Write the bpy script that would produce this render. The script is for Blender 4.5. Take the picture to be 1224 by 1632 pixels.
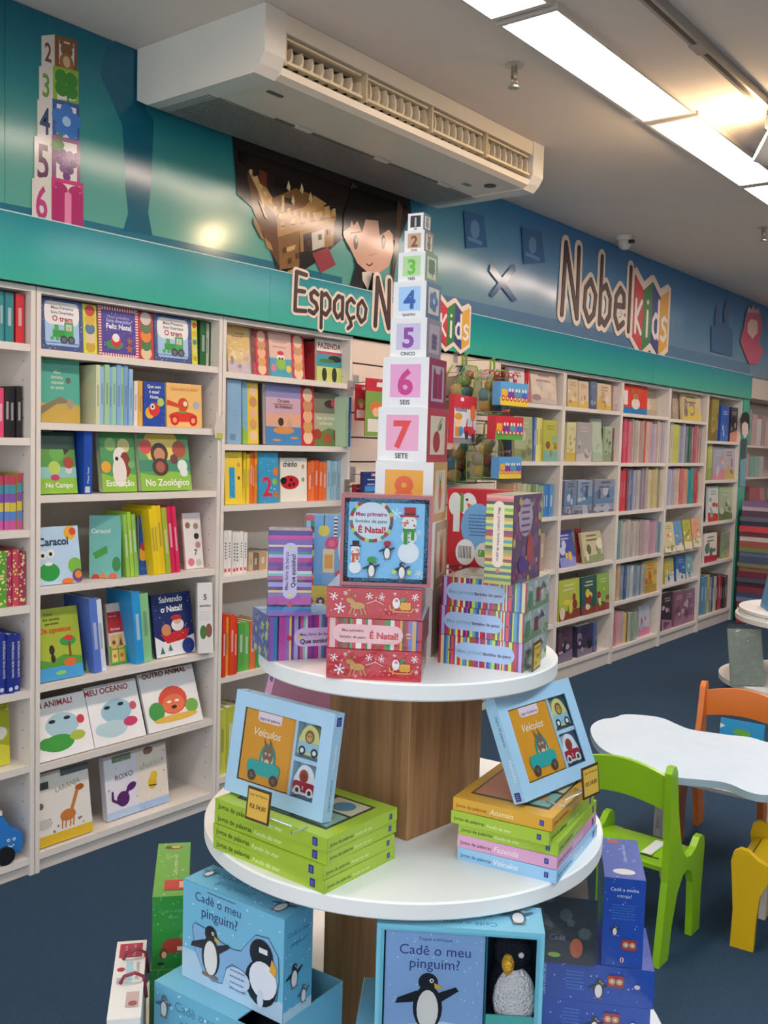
import bpy, bmesh, math, random
from mathutils import Matrix, Vector
random.seed(7)
for _o in list(bpy.data.objects): bpy.data.objects.remove(_o)
SC = bpy.context.scene
COL = SC.collection
# ------------------------------------------------------------------ camera
IW, IH, FPX = 1224, 1632, 1541.14
YAW, PIT, ROL = .6710, .0717, -.0284
CAMZ = 1.55
_F = Vector((math.cos(YAW)*math.cos(PIT), math.sin(YAW)*math.cos(PIT), -math.sin(PIT)))
_R0 = Vector((math.sin(YAW), -math.cos(YAW), 0)); _U0 = _R0.cross(_F)
_R = _R0*math.cos(ROL) - _U0*math.sin(ROL); _U = _U0*math.cos(ROL) + _R0*math.sin(ROL)
cd = bpy.data.cameras.new('camera'); cam = bpy.data.objects.new('camera', cd); COL.objects.link(cam)
cam.matrix_world = Matrix(((_R.x,_U.x,-_F.x,0),(_R.y,_U.y,-_F.y,0),(_R.z,_U.z,-_F.z,CAMZ),(0,0,0,1)))
cd.sensor_width = 36; cd.lens = FPX*36/IH; cd.clip_start = .05
SC.camera = cam
# ------------------------------------------------------------------ world, exposure
wd = bpy.data.worlds.new('world'); SC.world = wd; wd.use_nodes = True
wd.node_tree.nodes['Background'].inputs[0].default_value = (.86,.93,1,1)
wd.node_tree.nodes['Background'].inputs[1].default_value = 2.3
SC.view_settings.view_transform = 'Standard'; SC.view_settings.look = 'None'
SC.view_settings.exposure = -0.18; SC.view_settings.gamma = 1; SC.view_settings.use_curve_mapping = False
LAMP_WARM, LAMP_COOL = 25, 24
# ------------------------------------------------------------------ pixel -> place helpers (photo pixels of 1224x1632)
def ray(x, y): return _F + _R*((x-IW/2)/FPX) - _U*((y-IH/2)/FPX)
def onY(x, y, Y):
    v = ray(x, y); t = Y/v.y; return Vector((v.x*t, Y, CAMZ+v.z*t))
def onZ(x, y, Z):
    v = ray(x, y); t = (Z-CAMZ)/v.z; return Vector((v.x*t, v.y*t, Z))
def xat(px, Y, z):
    k = (px-IW/2)/FPX; q = z-CAMZ
    return -((k*_F.y-_R.y)*Y + (k*_F.z-_R.z)*q)/(k*_F.x-_R.x)
def zat(py, X, Y):
    k = (IH/2-py)/FPX
    return CAMZ - ((k*_F.x-_U.x)*X + (k*_F.y-_U.y)*Y)/(k*_F.z-_U.z)
# ------------------------------------------------------------------ colour
def hx(s):
    if not isinstance(s, str): return s
    s = s.lstrip('#'); o = []
    for i in (0,2,4):
        c = int(s[i:i+2],16)/255; o.append(c/12.92 if c <= .04045 else ((c+.055)/1.055)**2.4)
    return tuple(o)+(1.,)
WHITE, BLACK = 'f4f2ee', '1c1a1c'
# ------------------------------------------------------------------ materials
MATS = {}
def _nt(name):
    m = bpy.data.materials.new(name); m.use_nodes = True; nt = m.node_tree
    b = nt.nodes['Principled BSDF']; MATS[name] = m
    return m, nt, b
def surf(name, rough=.5, spec=.5, coat=0, bump=0, bscale=60, var=.04, vscale=9, metal=0, bdetail=2, stretch=None):
    """colour from the mesh's 'Col' attribute, slight procedural variation, optional relief"""
    m, nt, b = _nt(name); N, L = nt.nodes, nt.links
    at = N.new('ShaderNodeAttribute'); at.attribute_name = 'Col'
    tc = N.new('ShaderNodeTexCoord'); mp = N.new('ShaderNodeMapping')
    if stretch: mp.inputs['Scale'].default_value = stretch
    L.new(tc.outputs['Object'], mp.inputs[0])
    nz = N.new('ShaderNodeTexNoise'); nz.inputs['Scale'].default_value = vscale; nz.inputs['Detail'].default_value = 3
    L.new(mp.outputs[0], nz.inputs[0])
    mr = N.new('ShaderNodeMapRange'); mr.inputs[3].default_value = 1-var*2; mr.inputs[4].default_value = 1+var*2
    L.new(nz.outputs[0], mr.inputs[0])
    mx = N.new('ShaderNodeMix'); mx.data_type = 'RGBA'; mx.blend_type = 'MULTIPLY'; mx.inputs[0].default_value = 1
    L.new(at.outputs['Color'], mx.inputs[6]); L.new(mr.outputs[0], mx.inputs[7]); L.new(mx.outputs[2], b.inputs['Base Color'])
    b.inputs['Roughness'].default_value = rough; b.inputs['Specular IOR Level'].default_value = spec
    b.inputs['Metallic'].default_value = metal; b.inputs['Coat Weight'].default_value = coat; b.inputs['Coat Roughness'].default_value = .08
    if bump:
        n2 = N.new('ShaderNodeTexNoise'); n2.inputs['Scale'].default_value = bscale; n2.inputs['Detail'].default_value = bdetail
        L.new(mp.outputs[0], n2.inputs[0]); bp = N.new('ShaderNodeBump'); bp.inputs['Strength'].default_value = bump; bp.inputs['Distance'].default_value = .01
        L.new(n2.outputs[0], bp.inputs['Height']); L.new(bp.outputs[0], b.inputs['Normal'])
        if coat: L.new(bp.outputs[0], b.inputs['Coat Normal'])
    return m
surf('paper', .45, .4, bump=.04, bscale=25)
surf('card', .32, .5, bump=.03, bscale=14)
surf('wrapped', .30, .5, coat=.55, bump=.22, bscale=22, bdetail=3)
surf('laminate', .42, .45, bump=.02, bscale=40, var=.025, vscale=4)
surf('painted', .28, .5, var=.03)
surf('plastic', .35, .5, var=.03, vscale=5)
surf('plaster', .85, .2, bump=.05, bscale=90, var=.035, vscale=1.3)
surf('carpet', .95, .1, bump=.55, bscale=420, var=.20, vscale=160)
surf('mural', .13, .55, bump=.035, bscale=2.6, var=.02, bdetail=1, stretch=(1,1,.7))
surf('band', .16, .5, bump=.02, bscale=2.2, var=.02, bdetail=1)
surf('foam', .4, .4, var=.02)
surf('metal', .3, .5, metal=.8, var=.03)
surf('plush', .95, .1, bump=.9, bscale=240, var=.08, vscale=60)
surf('leafpaper', .7, .2, bump=.3, bscale=160, var=.06, stretch=(1,1,30))
def wood():
    m, nt, b = _nt('wood'); N, L = nt.nodes, nt.links
    tc = N.new('ShaderNodeTexCoord'); mp = N.new('ShaderNodeMapping'); mp.inputs['Scale'].default_value = (14,14,.9)
    L.new(tc.outputs['Object'], mp.inputs[0])
    nz = N.new('ShaderNodeTexNoise'); nz.inputs['Scale'].default_value = 3; nz.inputs['Detail'].default_value = 6; nz.inputs['Roughness'].default_value = .6
    L.new(mp.outputs[0], nz.inputs[0]); cr = N.new('ShaderNodeValToRGB')
    cr.color_ramp.elements[0].position = .3; cr.color_ramp.elements[0].color = hx('8a5f3c')
    cr.color_ramp.elements[1].position = .7; cr.color_ramp.elements[1].color = hx('b98a5e')
    L.new(nz.outputs[0], cr.inputs[0]); L.new(cr.outputs[0], b.inputs['Base Color']); b.inputs['Roughness'].default_value = .5
wood()
def film(name, tint, amount, bump, ior=1.45, rough=.09):
    m, nt, b = _nt(name); N, L = nt.nodes, nt.links; N.remove(b); out = N['Material Output']
    tr = N.new('ShaderNodeBsdfTransparent'); tr.inputs[0].default_value = hx(tint)
    gl = N.new('ShaderNodeBsdfGlossy'); gl.inputs['Roughness'].default_value = rough
    fr = N.new('ShaderNodeFresnel'); fr.inputs['IOR'].default_value = ior
    nz = N.new('ShaderNodeTexNoise'); nz.inputs['Scale'].default_value = 24; nz.inputs['Detail'].default_value = 3
    tc = N.new('ShaderNodeTexCoord'); L.new(tc.outputs['Object'], nz.inputs[0])
    bp = N.new('ShaderNodeBump'); bp.inputs['Strength'].default_value = bump; bp.inputs['Distance'].default_value = .01
    L.new(nz.outputs[0], bp.inputs['Height']); L.new(bp.outputs[0], gl.inputs['Normal']); L.new(bp.outputs[0], fr.inputs['Normal'])
    ad = N.new('ShaderNodeMath'); ad.operation = 'ADD'; ad.inputs[1].default_value = amount; L.new(fr.outputs[0], ad.inputs[0])
    mx = N.new('ShaderNodeMixShader'); L.new(ad.outputs[0], mx.inputs[0]); L.new(tr.outputs[0], mx.inputs[1]); L.new(gl.outputs[0], mx.inputs[2])
    L.new(mx.outputs[0], out.inputs[0])
film('clear_film', 'fbfcfc', .0, .12, 1.22, .05)
film('crinkled_film', 'eef4e8', .09, .8, 1.4, .12)
film('clear_acrylic', 'eceff2', .04, .02)
def glow(name, col, s):
    m, nt, b = _nt(name); b.inputs['Base Color'].default_value = (.9,.9,.9,1)
    b.inputs['Emission Color'].default_value = col; b.inputs['Emission Strength'].default_value = s
glow('lamp_warm', (1,.80,.66,1), LAMP_WARM); glow('lamp_cool', (.80,.93,1,1), LAMP_COOL)
glow('lamp_spot', (1,.72,.42,1), 170)
# ------------------------------------------------------------------ mesh builder
class MB:
    def __init__(s): s.v = []; s.f = []; s.c = []; s.sm = []
    def face(s, pts, c, smooth=False):
        k = len(s.v); s.v += [tuple(p) for p in pts]; s.f.append(tuple(range(k, k+len(pts)))); s.c.append(hx(c)); s.sm.append(smooth)
    def raw(s, vs, fs, c, smooth=False):
        k = len(s.v); s.v += [tuple(p) for p in vs]; col = hx(c)
        for f in fs: s.f.append(tuple(i+k for i in f)); s.c.append(col); s.sm.append(smooth)
    def box(s, x0, x1, y0, y1, z0, z1, c, bev=0):
        if bev:
            bm = bmesh.new(); r = bmesh.ops.create_cube(bm, size=1)
            for v in bm.verts: v.co = Vector(((x0+x1)/2+v.co.x*(x1-x0), (y0+y1)/2+v.co.y*(y1-y0), (z0+z1)/2+v.co.z*(z1-z0)))
            bmesh.ops.bevel(bm, geom=bm.edges[:], offset=bev, segments=1, affect='EDGES')
            bm.verts.index_update(); s.raw([v.co[:] for v in bm.verts], [[v.index for v in f.verts] for f in bm.faces], c); bm.free()
        else:
            s.raw([(x0,y0,z0),(x1,y0,z0),(x1,y1,z0),(x0,y1,z0),(x0,y0,z1),(x1,y0,z1),(x1,y1,z1),(x0,y1,z1)],
                  [(0,3,2,1),(4,5,6,7),(0,1,5,4),(1,2,6,5),(2,3,7,6),(3,0,4,7)], c)
        return s
    def prism(s, pts, a, b, axis, c, cside=None):
        """outline pts (2D, counter-clockwise) extruded from a to b along axis"""
        def P(p, t):
            return {'x':(t,p[0],p[1]), 'y':(p[0],t,p[1]), 'z':(p[0],p[1],t)}[axis]
        n = len(pts); k = len(s.v)
        s.v += [P(p,a) for p in pts]+[P(p,b) for p in pts]
        fl = axis == 'y'
        A, B = tuple(range(k,k+n)), tuple(range(k+n,k+2*n))
        s.f += [A if fl else A[::-1], B[::-1] if fl else B]; s.c += [hx(c)]*2; s.sm += [False]*2
        for i in range(n):
            j = (i+1)%n; q = (k+i,k+j,k+n+j,k+n+i); s.f.append(q[::-1] if fl else q); s.c.append(hx(cside or c)); s.sm.append(False)
        return s
    def cyl(s, cx, cy, z0, z1, r, c, n=24, r1=None, axis='z', smooth=True):
        r1 = r if r1 is None else r1; k = len(s.v)
        def P(x, y, z): return {'z':(cx+x,cy+y,z), 'x':(z,cx+x,cy+y), 'y':(cx+x,z,cy+y)}[axis]
        for (z, rr) in ((z0,r),(z1,r1)):
            for i in range(n): t = 2*math.pi*i/n; s.v.append(P(rr*math.cos(t), rr*math.sin(t), z))
        for i in range(n):
            j = (i+1)%n; s.f.append((k+i,k+j,k+n+j,k+n+i)); s.c.append(hx(c)); s.sm.append(smooth)
        s.v += s.v[k:k+2*n]; m = k+2*n
        s.f += [tuple(range(m,m+n))[::-1], tuple(range(m+n,m+2*n))]; s.c += [hx(c)]*2; s.sm += [False]*2
        return s
    def ball(s, cx, cy, cz, rx, ry, rz, c, n=16, m=10):
        k = len(s.v)
        for i in range(m+1):
            a = math.pi*i/m
            for j in range(n):
                t = 2*math.pi*j/n; s.v.append((cx+rx*math.sin(a)*math.cos(t), cy+ry*math.sin(a)*math.sin(t), cz-rz*math.cos(a)))
        for i in range(m):
            for j in range(n):
                q = (j+1)%n; s.f.append((k+i*n+j,k+i*n+q,k+(i+1)*n+q,k+(i+1)*n+j)); s.c.append(hx(c)); s.sm.append(True)
        return s
    def tube(s, path, r, c, n=8, smooth=True):
        P = [Vector(p) for p in path]; k = len(s.v); up = Vector((0,0,1))
        for i, p in enumerate(P):
            t = (P[min(i+1,len(P)-1)]-P[max(i-1,0)]).normalized()
            a = t.cross(up if abs(t.z) < .95 else Vector((1,0,0))).normalized(); b = t.cross(a)
            for j in range(n): th = 2*math.pi*j/n; s.v.append(tuple(p+a*(r*math.cos(th))+b*(r*math.sin(th))))
        for i in range(len(P)-1):
            for j in range(n):
                q = (j+1)%n; s.f.append((k+i*n+j,k+(i+1)*n+j,k+(i+1)*n+q,k+i*n+q)); s.c.append(hx(c)); s.sm.append(smooth)
        e = k+(len(P)-1)*n; s.f += [tuple(range(k,k+n)), tuple(range(e,e+n))[::-1]]; s.c += [hx(c)]*2; s.sm += [False]*2
        return s
    def xf(s, M): s.v = [tuple(M @ Vector(p)) for p in s.v]; return s
    def build(s, name, mat, parent=None):
        me = bpy.data.meshes.new(name); me.from_pydata(s.v, [], s.f)
        a = me.color_attributes.new('Col', 'FLOAT_COLOR', 'CORNER'); buf = []
        for f, c in zip(s.f, s.c): buf.extend(tuple(c)*len(f))
        a.data.foreach_set('color', buf); me.polygons.foreach_set('use_smooth', s.sm)
        me.materials.append(MATS[mat]); me.update()
        o = bpy.data.objects.new(name, me); COL.objects.link(o); o.parent = parent
        return o
def tag(o, label, cat, group=None):
    o['label'] = label; o['category'] = cat
    if group: o['group'] = group
    return o
def thing(name, label, cat, loc=(0,0,0), rz=0, group=None, rx=0, ry=0):
    o = bpy.data.objects.new(name, None); COL.objects.link(o); o.location = loc; o.rotation_euler = (rx,ry,rz); o.empty_display_size = .05
    return tag(o, label, cat, group)
def struct(name, mb, mat, parent=None):
    o = mb.build(name, mat, parent)
    if parent is None: o['kind'] = 'structure'
    return o
def copytree(o, parent=None):
    c = o.copy(); COL.objects.link(c); c.parent = parent
    for ch in [k for k in ALLKIDS(o)]: copytree(ch, c)
    return c
def ALLKIDS(o): return [k for k in list(COL.objects) if k.parent == o]
# ------------------------------------------------------------------ flat print: outlines and lettering on a face
_TX = {}
def glyphs(txt, bold=0, shear=0):
    key = (txt, bold, shear)
    if key not in _TX:
        cu = bpy.data.curves.new('t', 'FONT'); cu.body = txt; cu.size = 1; cu.resolution_u = 3; cu.offset = bold; cu.shear = shear; cu.align_x = 'CENTER'
        ob = bpy.data.objects.new('t', cu); me = bpy.data.meshes.new_from_object(ob)
        vs = [(v.co.x, v.co.y) for v in me.vertices]; fs = [tuple(p.vertices) for p in me.polygons]
        bpy.data.objects.remove(ob); bpy.data.curves.remove(cu); bpy.data.meshes.remove(me)
        x = [v[0] for v in vs] or [0,1]; _TX[key] = (vs, fs, min(x), max(x))
    return _TX[key]
def clip(pts, x0, y0, x1, y1):
    for ax, lim, sg in ((0,x0,1),(0,x1,-1),(1,y0,1),(1,y1,-1)):
        out = []
        for i in range(len(pts)):
            p, q = pts[i-1], pts[i]; a, b = sg*(p[ax]-lim), sg*(q[ax]-lim)
            if (a >= 0) != (b >= 0):
                t = a/(a-b); out.append((p[0]+(q[0]-p[0])*t, p[1]+(q[1]-p[1])*t))
            if b >= 0: out.append(q)
        pts = out
        if len(pts) < 3: return []
    return pts
class Art:
    """print in face units: x 0..1 across, y 0..H up; every call is one layer"""
    def __init__(s, w, h): s.w, s.h, s.H = w, h, h/w; s.L = []; s.k = 0; s.noclip = False
    def poly(s, pts, c, new=True):
        s.k = math.floor(s.k)+1 if new else s.k+.03
        p = list(pts) if s.noclip else clip(list(pts), .0, .0, 1., s.H)
        if len(p) >= 3: s.L.append((p, [tuple(range(len(p)))], hx(c), s.k))
        return s
    def rect(s, x, y, w, h, c, new=True): return s.poly([(x,y),(x+w,y),(x+w,y+h),(x,y+h)], c, new)
    def bg(s, c): return s.rect(0,0,1,s.H,c)
    def ell(s, x, y, rx, ry=None, c='ffffff', rot=0, n=18, new=True, a0=0, a1=360):
        ry = rx if ry is None else ry; ca, sa = math.cos(math.radians(rot)), math.sin(math.radians(rot)); P = []
        for i in range(n if a1-a0 >= 360 else n+1):
            t = math.radians(a0+(a1-a0)*i/n); u, v = rx*math.cos(t), ry*math.sin(t); P.append((x+u*ca-v*sa, y+u*sa+v*ca))
        return s.poly(P, c, new)
    def rrect(s, x, y, w, h, r, c, new=True):
        P = []
        for cx, cy, a in ((x+w-r,y+r,-90),(x+w-r,y+h-r,0),(x+r,y+h-r,90),(x+r,y+r,180)):
            for i in range(5): t = math.radians(a+i*22.5); P.append((cx+r*math.cos(t), cy+r*math.sin(t)))
        return s.poly(P, c, new)
    def star(s, x, y, r, c, n=5, q=.45, rot=90, new=True):
        return s.poly([(x+(r if i%2 == 0 else r*q)*math.cos(math.radians(rot+180*i/n)), y+(r if i%2 == 0 else r*q)*math.sin(math.radians(rot+180*i/n))) for i in range(2*n)], c, new)
    def line(s, pts, w, c, new=True, cap=True):
        if new: s.k = math.floor(s.k)+1
        for i in range(len(pts)-1):
            (x0,y0),(x1,y1) = pts[i], pts[i+1]; d = math.hypot(x1-x0,y1-y0) or 1e-6; nx, ny = -(y1-y0)/d*w/2, (x1-x0)/d*w/2
            s.poly([(x0-nx,y0-ny),(x1-nx,y1-ny),(x1+nx,y1+ny),(x0+nx,y0+ny)], c, False)
        if cap:
            for p in pts: s.ell(p[0],p[1],w/2,None,c,n=8,new=False)
        return s
    def dots(s, n, r, c, seed=1, box=None, star=False):
        rd = random.Random(seed); s.k += 1; x0,y0,x1,y1 = box or (.02,.02,.98,s.H-.02)
        for i in range(n):
            x, y = rd.uniform(x0,x1), rd.uniform(y0,y1); q = r*rd.uniform(.6,1.3)
            if star: s.star(x,y,q,c,new=False)
            else: s.ell(x,y,q,None,c,n=7,new=False)
        return s
    def stripes(s, cols, x, y, w, h, vert=True, wts=None):
        s.k += 1; wts = wts or [1]*len(cols); T = sum(wts); t = 0
        for c, q in zip(cols, wts):
            if vert: s.rect(x+w*t/T, y, w*q/T, h, c, False)
            else: s.rect(x, y+h*t/T, w, h*q/T, c, False)
            t += q
        return s
    def text(s, txt, x, y, size, c, rot=0, bold=0, shear=0, wmax=None, al='C', squash=1):
        vs, fs, a, b = glyphs(txt, bold, shear); W = (b-a)*size*squash; k = size
        if wmax and W > wmax: f = wmax/W; k *= f; W = wmax
        ox = {'C':0,'L':W/2,'R':-W/2}[al]; m = (a+b)/2; ca, sa = math.cos(math.radians(rot)), math.sin(math.radians(rot)); s.k += 1
        P = [((u-m)*k*squash+ox, v*k) for u, v in vs]
        s.L.append(([(x+u*ca-v*sa, y+u*sa+v*ca) for u, v in P], fs, hx(c), s.k)); return s
    def lines(s, x, y, w, n, dy, c, th=.012, seed=0):
        """tiny copy too small to read: rows of short word-like dashes"""
        rd = random.Random(seed); s.k += 1
        for i in range(n):
            u = x-w/2*rd.uniform(.7,1); e = x+w/2*rd.uniform(.7,1)
            while u < e:
                q = min(rd.uniform(.3,.9)*w*.22, e-u); s.rect(u, y-i*dy, q*.86, th, c, False); u += q
        return s
    def put(s, parent, M, name='cover_print', mat='paper', eps=.00012, off=.0002):
        mb = MB(); w = s.w
        for P, fs, c, k in s.L:
            z = off+k*eps; mb.raw([M @ Vector((u*w, v*w, z)) for u, v in P], fs, c)
        o = mb.build(name, mat, parent); return o
def fmat(o, u, v):
    u, v = Vector(u).normalized(), Vector(v).normalized(); n = u.cross(v)
    return Matrix(((u.x,v.x,n.x,o[0]),(u.y,v.y,n.y,o[1]),(u.z,v.z,n.z,o[2]),(0,0,0,1)))
def face(side, w, d, h):
    """face of a box centred on x,y standing on z=0"""
    a, b = w/2, d/2
    return {'front':fmat((-a,-b,0),(1,0,0),(0,0,1)), 'right':fmat((a,-b,0),(0,1,0),(0,0,1)), 'left':fmat((-a,b,0),(0,-1,0),(0,0,1)),
            'back':fmat((a,b,0),(-1,0,0),(0,0,1)), 'top':fmat((-a,-b,h),(1,0,0),(0,1,0))}[side]
# ================================================================== the room
YF, YM, ZC = 2.987, 3.0, 2.95          # bookcase fronts, mural face, ceiling
fl = struct('floor', MB().box(-3,11.5,-4,3.4,-.06,0,'364c62'), 'carpet')
ce = struct('ceiling', MB().box(-3,11.5,-4,3.4,ZC,ZC+.08,'f0e2d5'), 'plaster')
struct('wall_left', MB().box(-3,11.5,3.30,3.40,0,ZC,'d8cdc2'), 'plaster')
struct('wall_right', MB().box(-3,11.5,-4.1,-4,0,ZC,'d8d0c8'), 'plaster')
struct('wall_far', MB().box(11.5,11.6,-4.1,3.4,0,ZC,'cfc6c0'), 'plaster')
def gradmat(name, z0, z1, left, right, xl, xr, rough, bump, bs):
    m, nt, b = _nt(name); N, L = nt.nodes, nt.links
    tc = N.new('ShaderNodeTexCoord'); sp = N.new('ShaderNodeSeparateXYZ'); L.new(tc.outputs['Object'], sp.inputs[0])
    def rng(o, a, c):
        r = N.new('ShaderNodeMapRange'); r.inputs[1].default_value = a; r.inputs[2].default_value = c; L.new(o, r.inputs[0]); return r.outputs[0]
    tz = rng(sp.outputs[2], z0, z1); tx = rng(sp.outputs[0], xl, xr); R = []
    for cols in (left, right):
        cr = N.new('ShaderNodeValToRGB'); e = cr.color_ramp.elements
        while len(e) < len(cols): e.new(.5)
        for i, (q, c) in enumerate(cols): e[i].position = q; e[i].color = hx(c)
        L.new(tz, cr.inputs[0]); R.append(cr.outputs[0])
    mx = N.new('ShaderNodeMix'); mx.data_type = 'RGBA'; L.new(tx, mx.inputs[0]); L.new(R[0], mx.inputs[6]); L.new(R[1], mx.inputs[7]); L.new(mx.outputs[2], b.inputs['Base Color'])
    b.inputs['Roughness'].default_value = rough
    nz = N.new('ShaderNodeTexNoise'); nz.inputs['Scale'].default_value = bs; nz.inputs['Detail'].default_value = 1; L.new(tc.outputs['Object'], nz.inputs[0])
    bp = N.new('ShaderNodeBump'); bp.inputs['Strength'].default_value = bump; bp.inputs['Distance'].default_value = .05; L.new(nz.outputs[0], bp.inputs['Height']); L.new(bp.outputs[0], b.inputs['Normal'])
gradmat('mural_paper', 2.26, 2.95, [(0,'5aa595'),(.35,'4a9a93'),(.65,'25828a'),(1,'0d6478')], [(0,'7d98ac'),(.4,'5f8db0'),(1,'2f78b2')], 3.3, 4.9, .16, .13, 1.9)  # printed gradient; the right ramp's pale grey foot is a painted reflection
gradmat('band_paper', 2.05, 2.26, [(0,'3fb09d'),(.5,'22a09b'),(1,'0a8693')], [(0,'48ad97'),(.5,'2f9f9b'),(1,'2588a2')], 2.0, 8.0, .16, .05, 2.0)
# soffit above the bookcases, clad with printed mural panels that show their joints
sof = struct('wall_upper', MB().box(-.3,11.4,3.012,3.299,2.065,2.949,'d0c8c0'), 'plaster')
seams = [-.3,1.738,3.677,5.6,7.55,9.5,11.4]
for a, b in zip(seams[:-1], seams[1:]):
    MB().box(a+.0008,b-.0008,YM,3.011,2.262,2.946,'4a9a93').build('mural_panel','mural_paper',sof)
tr = struct('trim_1', MB().box(-.3,9.15,2.983,3.0,2.062,2.258,'3fae9a'), 'band_paper')
for a, b in zip([-.3,1.2,2.916,4.577,6.909],[1.2,2.916,4.577,6.909,9.15]):
    MB().box(a+.0006,b-.0006,2.962,2.982,2.045,2.262,'3fae9a').build('band_panel','band_paper',tr)
struct('trim_2', MB().box(8.99,9.15,2.975,2.99,.0,2.044,'4ba79b'), 'band_paper')
MB().box(-.3,9.15,2.961,2.964,2.2625,2.2665,'b8d8d4').build('edge_highlight','plastic',tr)  # pale strip colours in the highlight along the band's top edge
# ------------------------------------------------------------------ mural pictures (print on the panels)
def W(px, py, Y=YM): p = onY(px, py, Y); return (p.x, p.z)
mural = Art(1, 1); mural.noclip = True
def mp(pts, c): mural.poly([W(*q) for q in pts], c)
def mrect(px, py, w, h, c):
    x, z = W(px, py); mural.rect(x, z, w, h, c)
mp([(0,322),(60,334),(200,365),(440,418),(545,442),(545,462),(440,438),(200,384),(0,340)], '1c6f86')       # ground line of the picture
mp([(640,455),(900,512),(1195,580),(1195,597),(740,498),(640,476)], '5f82a4')
# tall standing shadow figure
mp([(170,70),(200,60),(228,85),(232,175),(245,190),(243,240),(240,300),(236,340),(243,376),(196,368),(204,340),(200,300),(198,250),(195,200),(178,160),(160,120)], '116078')
# number blocks print 2..6
def block(x0, y0, x1, y1, xm, num, cn, cb, shape):
    mp([(x0,y0+2),(xm,y0),(xm,y1-2),(x0,y1-6)], 'd9d4cd'); mp([(xm,y0),(x1,y0+10),(x1,y1+2),(xm,y1-2)], cb)
    q = 7; mp([(xm+q,y0+8),(x1-q+2,y0+16),(x1-q+2,y1-7),(xm+q,y1-10)], 'e6e0da')
    a = W(x0+3,(y0+y1)/2); b = W(xm-3,(y0+y1)/2); t = W((x0+xm)/2,y0+12); u = W((x0+xm)/2,y1-14)
    mural.text(num, (a[0]+b[0])/2, u[1], (t[1]-u[1])*1.35, cn, bold=.02, squash=.62)
    cx, cz = W((xm+x1)/2+1,(y0+y1)/2+4); k = (x1-xm)*.0013
    shape(cx, cz, k)
def sh_bear(x,z,k): mural.ell(x,z+k*.3,k*.5,k*.5,'8a5a34'); mural.ell(x-k*.4,z+k*.75,k*.2,None,'8a5a34'); mural.ell(x+k*.4,z+k*.75,k*.2,None,'8a5a34'); mural.ell(x,z-k*.6,k*.6,k*.7,'9a6a40'); mural.ell(x,z-k*.5,k*.3,k*.4,'d9b48a')
def sh_clover(x,z,k):
    for i in range(4): mural.ell(x+k*.5*math.cos(i*1.57+.8), z+.2*k+k*.5*math.sin(i*1.57+.8), k*.48, None, '3f8a2c')
    mural.line([(x,z),(x+k*.2,z-k*1.2)], k*.14, '3f8a2c')
def sh_flower(x,z,k):
    for i in range(5): mural.ell(x+k*.6*math.cos(i*1.256+.3), z+.1*k+k*.6*math.sin(i*1.256+.3), k*.45, None, '3b78c8')
    mural.ell(x,z+.1*k,k*.3,None,'a9cdf0'); mural.ell(x-k*.6,z-k*1.0,k*.4,k*.2,'3f8a4c',rot=30)
def sh_grape(x,z,k):
    for r in range(4):
        for i in range(4-r): mural.ell(x+(i-(3-r)/2)*k*.46, z+k*.5-r*k*.42, k*.26, None, '6a3a78' if (i+r)%2 else '82508e')
    mural.ell(x-k*.6,z+k*.9,k*.45,k*.3,'4f8a3c',rot=20)
def sh_gift(x,z,k): mural.rect(x-k*.9,z-k*1.0,k*1.8,k*1.7,'b02a6a'); mural.rect(x-k*.2,z-k*1.0,k*.4,k*1.7,'e68ab4'); mural.ell(x-k*.4,z+k*.8,k*.4,k*.22,'b02a6a',rot=-20); mural.ell(x+k*.4,z+k*.8,k*.4,k*.22,'b02a6a',rot=20)
block(66,55,123,112,87,'2','7a4a34','8a5230',sh_bear); block(62,104,125,168,84,'3','6a9a3a','8db33c',sh_clover)
block(59,157,126,228,83,'4','23426e','33589a',sh_flower); block(54,215,127,298,82,'5','6a3a5e','8a5a86',sh_grape); block(50,282,132,362,81,'6','b8437e','c8387a',sh_gift)
# castle play set
mp([(368,205),(450,232),(560,268),(650,298),(655,340),(632,380),(560,372),(540,385),(500,420),(475,436),(458,437),(440,430),(432,405),(425,388),(400,330),(377,310)], '241d1c')
mp([(392,275),(420,300),(440,345),(445,425),(430,400),(404,340)], '6a4630'); mp([(440,345),(500,320),(535,340),(533,352),(480,370),(442,380)], 'b98a52')
mp([(442,378),(476,368),(476,425),(445,430)], '8a6238'); mp([(476,368),(532,350),(530,392),(478,402)], 'a87c48'); mp([(394,272),(424,300),(445,335),(480,325),(500,312),(520,325),(500,336),(446,350),(420,325)], 'c89a5c')
mp([(430,318),(470,300),(500,312),(484,330),(445,342)], '8e6438'); mp([(448,312),(452,312),(452,334),(448,334)], 'e8c890'); mp([(452,314),(466,318),(464,326),(452,323)], '2a201e')
mp([(445,355),(452,353),(452,365),(445,366)], 'd8b078'); mp([(462,350),(469,348),(469,360),(462,361)], 'd8b078'); mp([(500,340),(508,338),(508,350),(500,351)], 'd8b078'); mp([(516,330),(524,328),(524,346),(516,347)], 'd8b078')
mp([(482,374),(496,370),(496,398),(483,402)], '3a2a22'); mp([(412,270),(424,276),(424,300),(412,292)], '7a3420'); mp([(436,280),(452,280),(452,300),(436,298)], '15110f')
mp([(424,395),(434,400),(430,388),(420,378)], 'b98a52'); mp([(455,395),(470,390),(468,398),(456,402)], 'd8b078'); mp([(457,432),(468,428),(466,435),(456,438)], 'd8b078')
mp([(496,404),(522,394),(534,422),(510,435)], '9a3f48'); mp([(495,372),(515,365),(516,392),(497,400)], 'd8cdc0'); mp([(400,283),(408,300),(418,330),(422,334),(414,296),(409,280)], 'd8b078')
for k in range(7):
    u = k/6; x, y = 396+u*46, 270+u*70; mp([(x,y),(x+5,y+1),(x+5,y+8),(x,y+7)],'e0bc80')
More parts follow.
